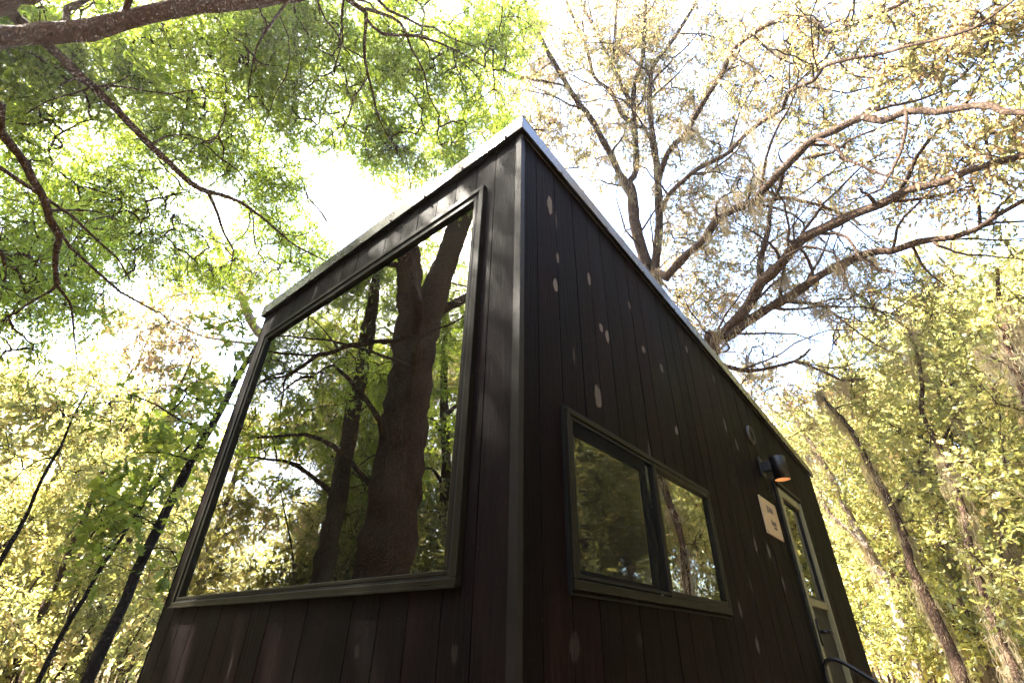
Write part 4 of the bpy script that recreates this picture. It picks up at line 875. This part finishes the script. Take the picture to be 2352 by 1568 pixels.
# --- 7: undergrowth
def shrub(h, w, n, leaf, lmat, ls):
    root = empty('shrub'); tag(root, 'x', 'shrub')
    limbs = []; cls = []
    for k in range(7):
        a = rng.uniform(0, 6.28); q = w*rng.uniform(.2, .8); top = np.array([math.cos(a)*q, math.sin(a)*q, h*rng.uniform(.55, 1)])
        limbs.append(([np.array([0, 0, -.1]), top*[.4, .4, .55], top], [.028, .018, .006]))
        cls.append((top*[1, 1, .85], (w*.4, w*.4, h*.3), n))
    bpy.data.objects.remove(root)
    return tree('x', 'shrub', 'shrub', (0, 0, 0), limbs, cls, leaf, lmat, 'live', ls, spray=.3, tw=5, per=11)
sp = [shrub(3.2, 1.5, 16, 'oval', 'shrub', .075), shrub(2.3, 1.3, 15, 'oval', 'forest', .07), shrub(4.2, 1.7, 18, 'oval', 'maple', .085)]
SL = []
for az, d, k, s in [(96, 8.5, 1, 1), (90, 9.5, 0, 1), (84, 8.8, 1, 1.1), (82, 11, 2, 1), (78, 10, 0, 1.05), (74, 9.5, 1, 1), (73, 12, 2, 1), (69, 13, 0, 1.2), (87, 12, 2, 1.1), (92, 13, 2, 1.1), (80, 14, 2, 1.2), (98, 11, 2, 1), (76, 17, 2, 1.4), (85, 17, 2, 1.3), (65, 16, 2, 1.2)]: SL.append((az, d, k, s, 'L'))
for az, d, k, s in [(10, 14, 2, 1.1), (7, 13, 0, 1), (4, 12, 1, 1.1), (2, 14, 2, 1), (0, 11, 0, 1), (-3, 12, 2, 1), (-5, 9.5, 1, 1.1), (-8, 11, 2, 1), (-11, 9.5, 0, 1), (-1, 17, 2, 1.3), (5, 18, 2, 1.3), (-6, 16, 2, 1.3), (-14, 12, 2, 1.1), (9, 19, 2, 1.4)]: SL.append((az, d, k, s, 'R'))
for az, d, k, s in [(115, 10, 2, 1), (122, 9, 0, 1.1), (130, 10, 2, 1), (139, 8.5, 1, 1.1), (150, 9.5, 2, 1), (160, 8, 0, 1), (108, 9, 1, 1), (111, 11, 2, 1.2), (117, 12, 2, 1.2), (126, 12, 2, 1.2), (134, 11, 2, 1.1)]: SL.append((az, d, k, s, 'F'))
for az, d, k, s in [(-28, 9, 2, 1), (-36, 8, 0, 1.1), (-44, 9, 2, 1), (-53, 8, 1, 1.1), (-63, 9, 2, 1), (-75, 8, 0, 1.1), (-90, 9, 2, 1), (-110, 9, 2, 1)]: SL.append((az, d, k, s, 'M'))
SB = {'L': ('leafy yellow green shrub in the undergrowth left of the cabin', 'undergrowth shrubs left of the cabin'), 'R': ('leafy shrub in the sunlit undergrowth right of the door', 'undergrowth shrubs right of the door'),
      'F': ('shrub mirrored low in the big window beneath the trees', 'shrubs mirrored in the big window'), 'M': ('shrub mirrored low in the side window', 'shrubs mirrored in the side window')}
for az, d, k, s, w in SL:
    if w == 'R': d += 3.5; s *= .8
    if w == 'L': d += 1.0; s *= .85
    a = rad(az); p = (CAM[0]+d*math.cos(a), CAM[1]+d*math.sin(a), 0)
    c = copy_tree(sp[k], p, rng.uniform(0, 6.28), s*rng.uniform(.9, 1.1), SB[w][0]); c['group'] = SB[w][1]
for o in sp: drop(o)
# --- 8: the far wood, one mass of foliage beyond the trees one can tell apart
nC = 6500; az = rng.uniform(0, 2*math.pi, nC); d = rng.uniform(21, 34, nC); zz = rng.random(nC)**1.25*(9.5+2.5*np.sin(az*5)+1.5*np.sin(az*11+1))
zz *= np.where((np.cos(az) > 0) & (np.sin(az) < -.28), 1.6, 1.0)
cc = np.stack([2+d*np.cos(az), 1+d*np.sin(az), zz], 1); per_ = 76
pos = np.repeat(cc, per_, 0)+rng.normal(size=(nC*per_, 3))*[.75, .75, .5]; dirs = rng.normal(size=(nC*per_, 3))+[0, 0, -.2]
me = leaves_mesh('far_wood', pos, dirs, .15, 'clump', .45, np.repeat(rng.random(nC), per_))
o = link_mesh('far_wood', me, LEAF['forest']); tag(o, 'hazy mass of distant sunlit foliage filling the woods behind everything', 'woodland', None, 'stuff')

# --- thin volume added to wash the view out like veiling lens glare
hm, n, out = mat_new('veil'); pv = N(n, 'VolumePrincipled'); pv.inputs['Color'].default_value = (1, .97, .90, 1); pv.inputs['Density'].default_value = .0010; pv.inputs['Anisotropy'].default_value = .6
n.links.new(pv.outputs[0], out.inputs['Volume'])
tag(MB().box(-60, 70, -60, 70, -1.5, 24).build('veil', hm), 'pale sunlit haze added through the woods for the washed-out look of lens glare', 'veil', None, 'stuff')
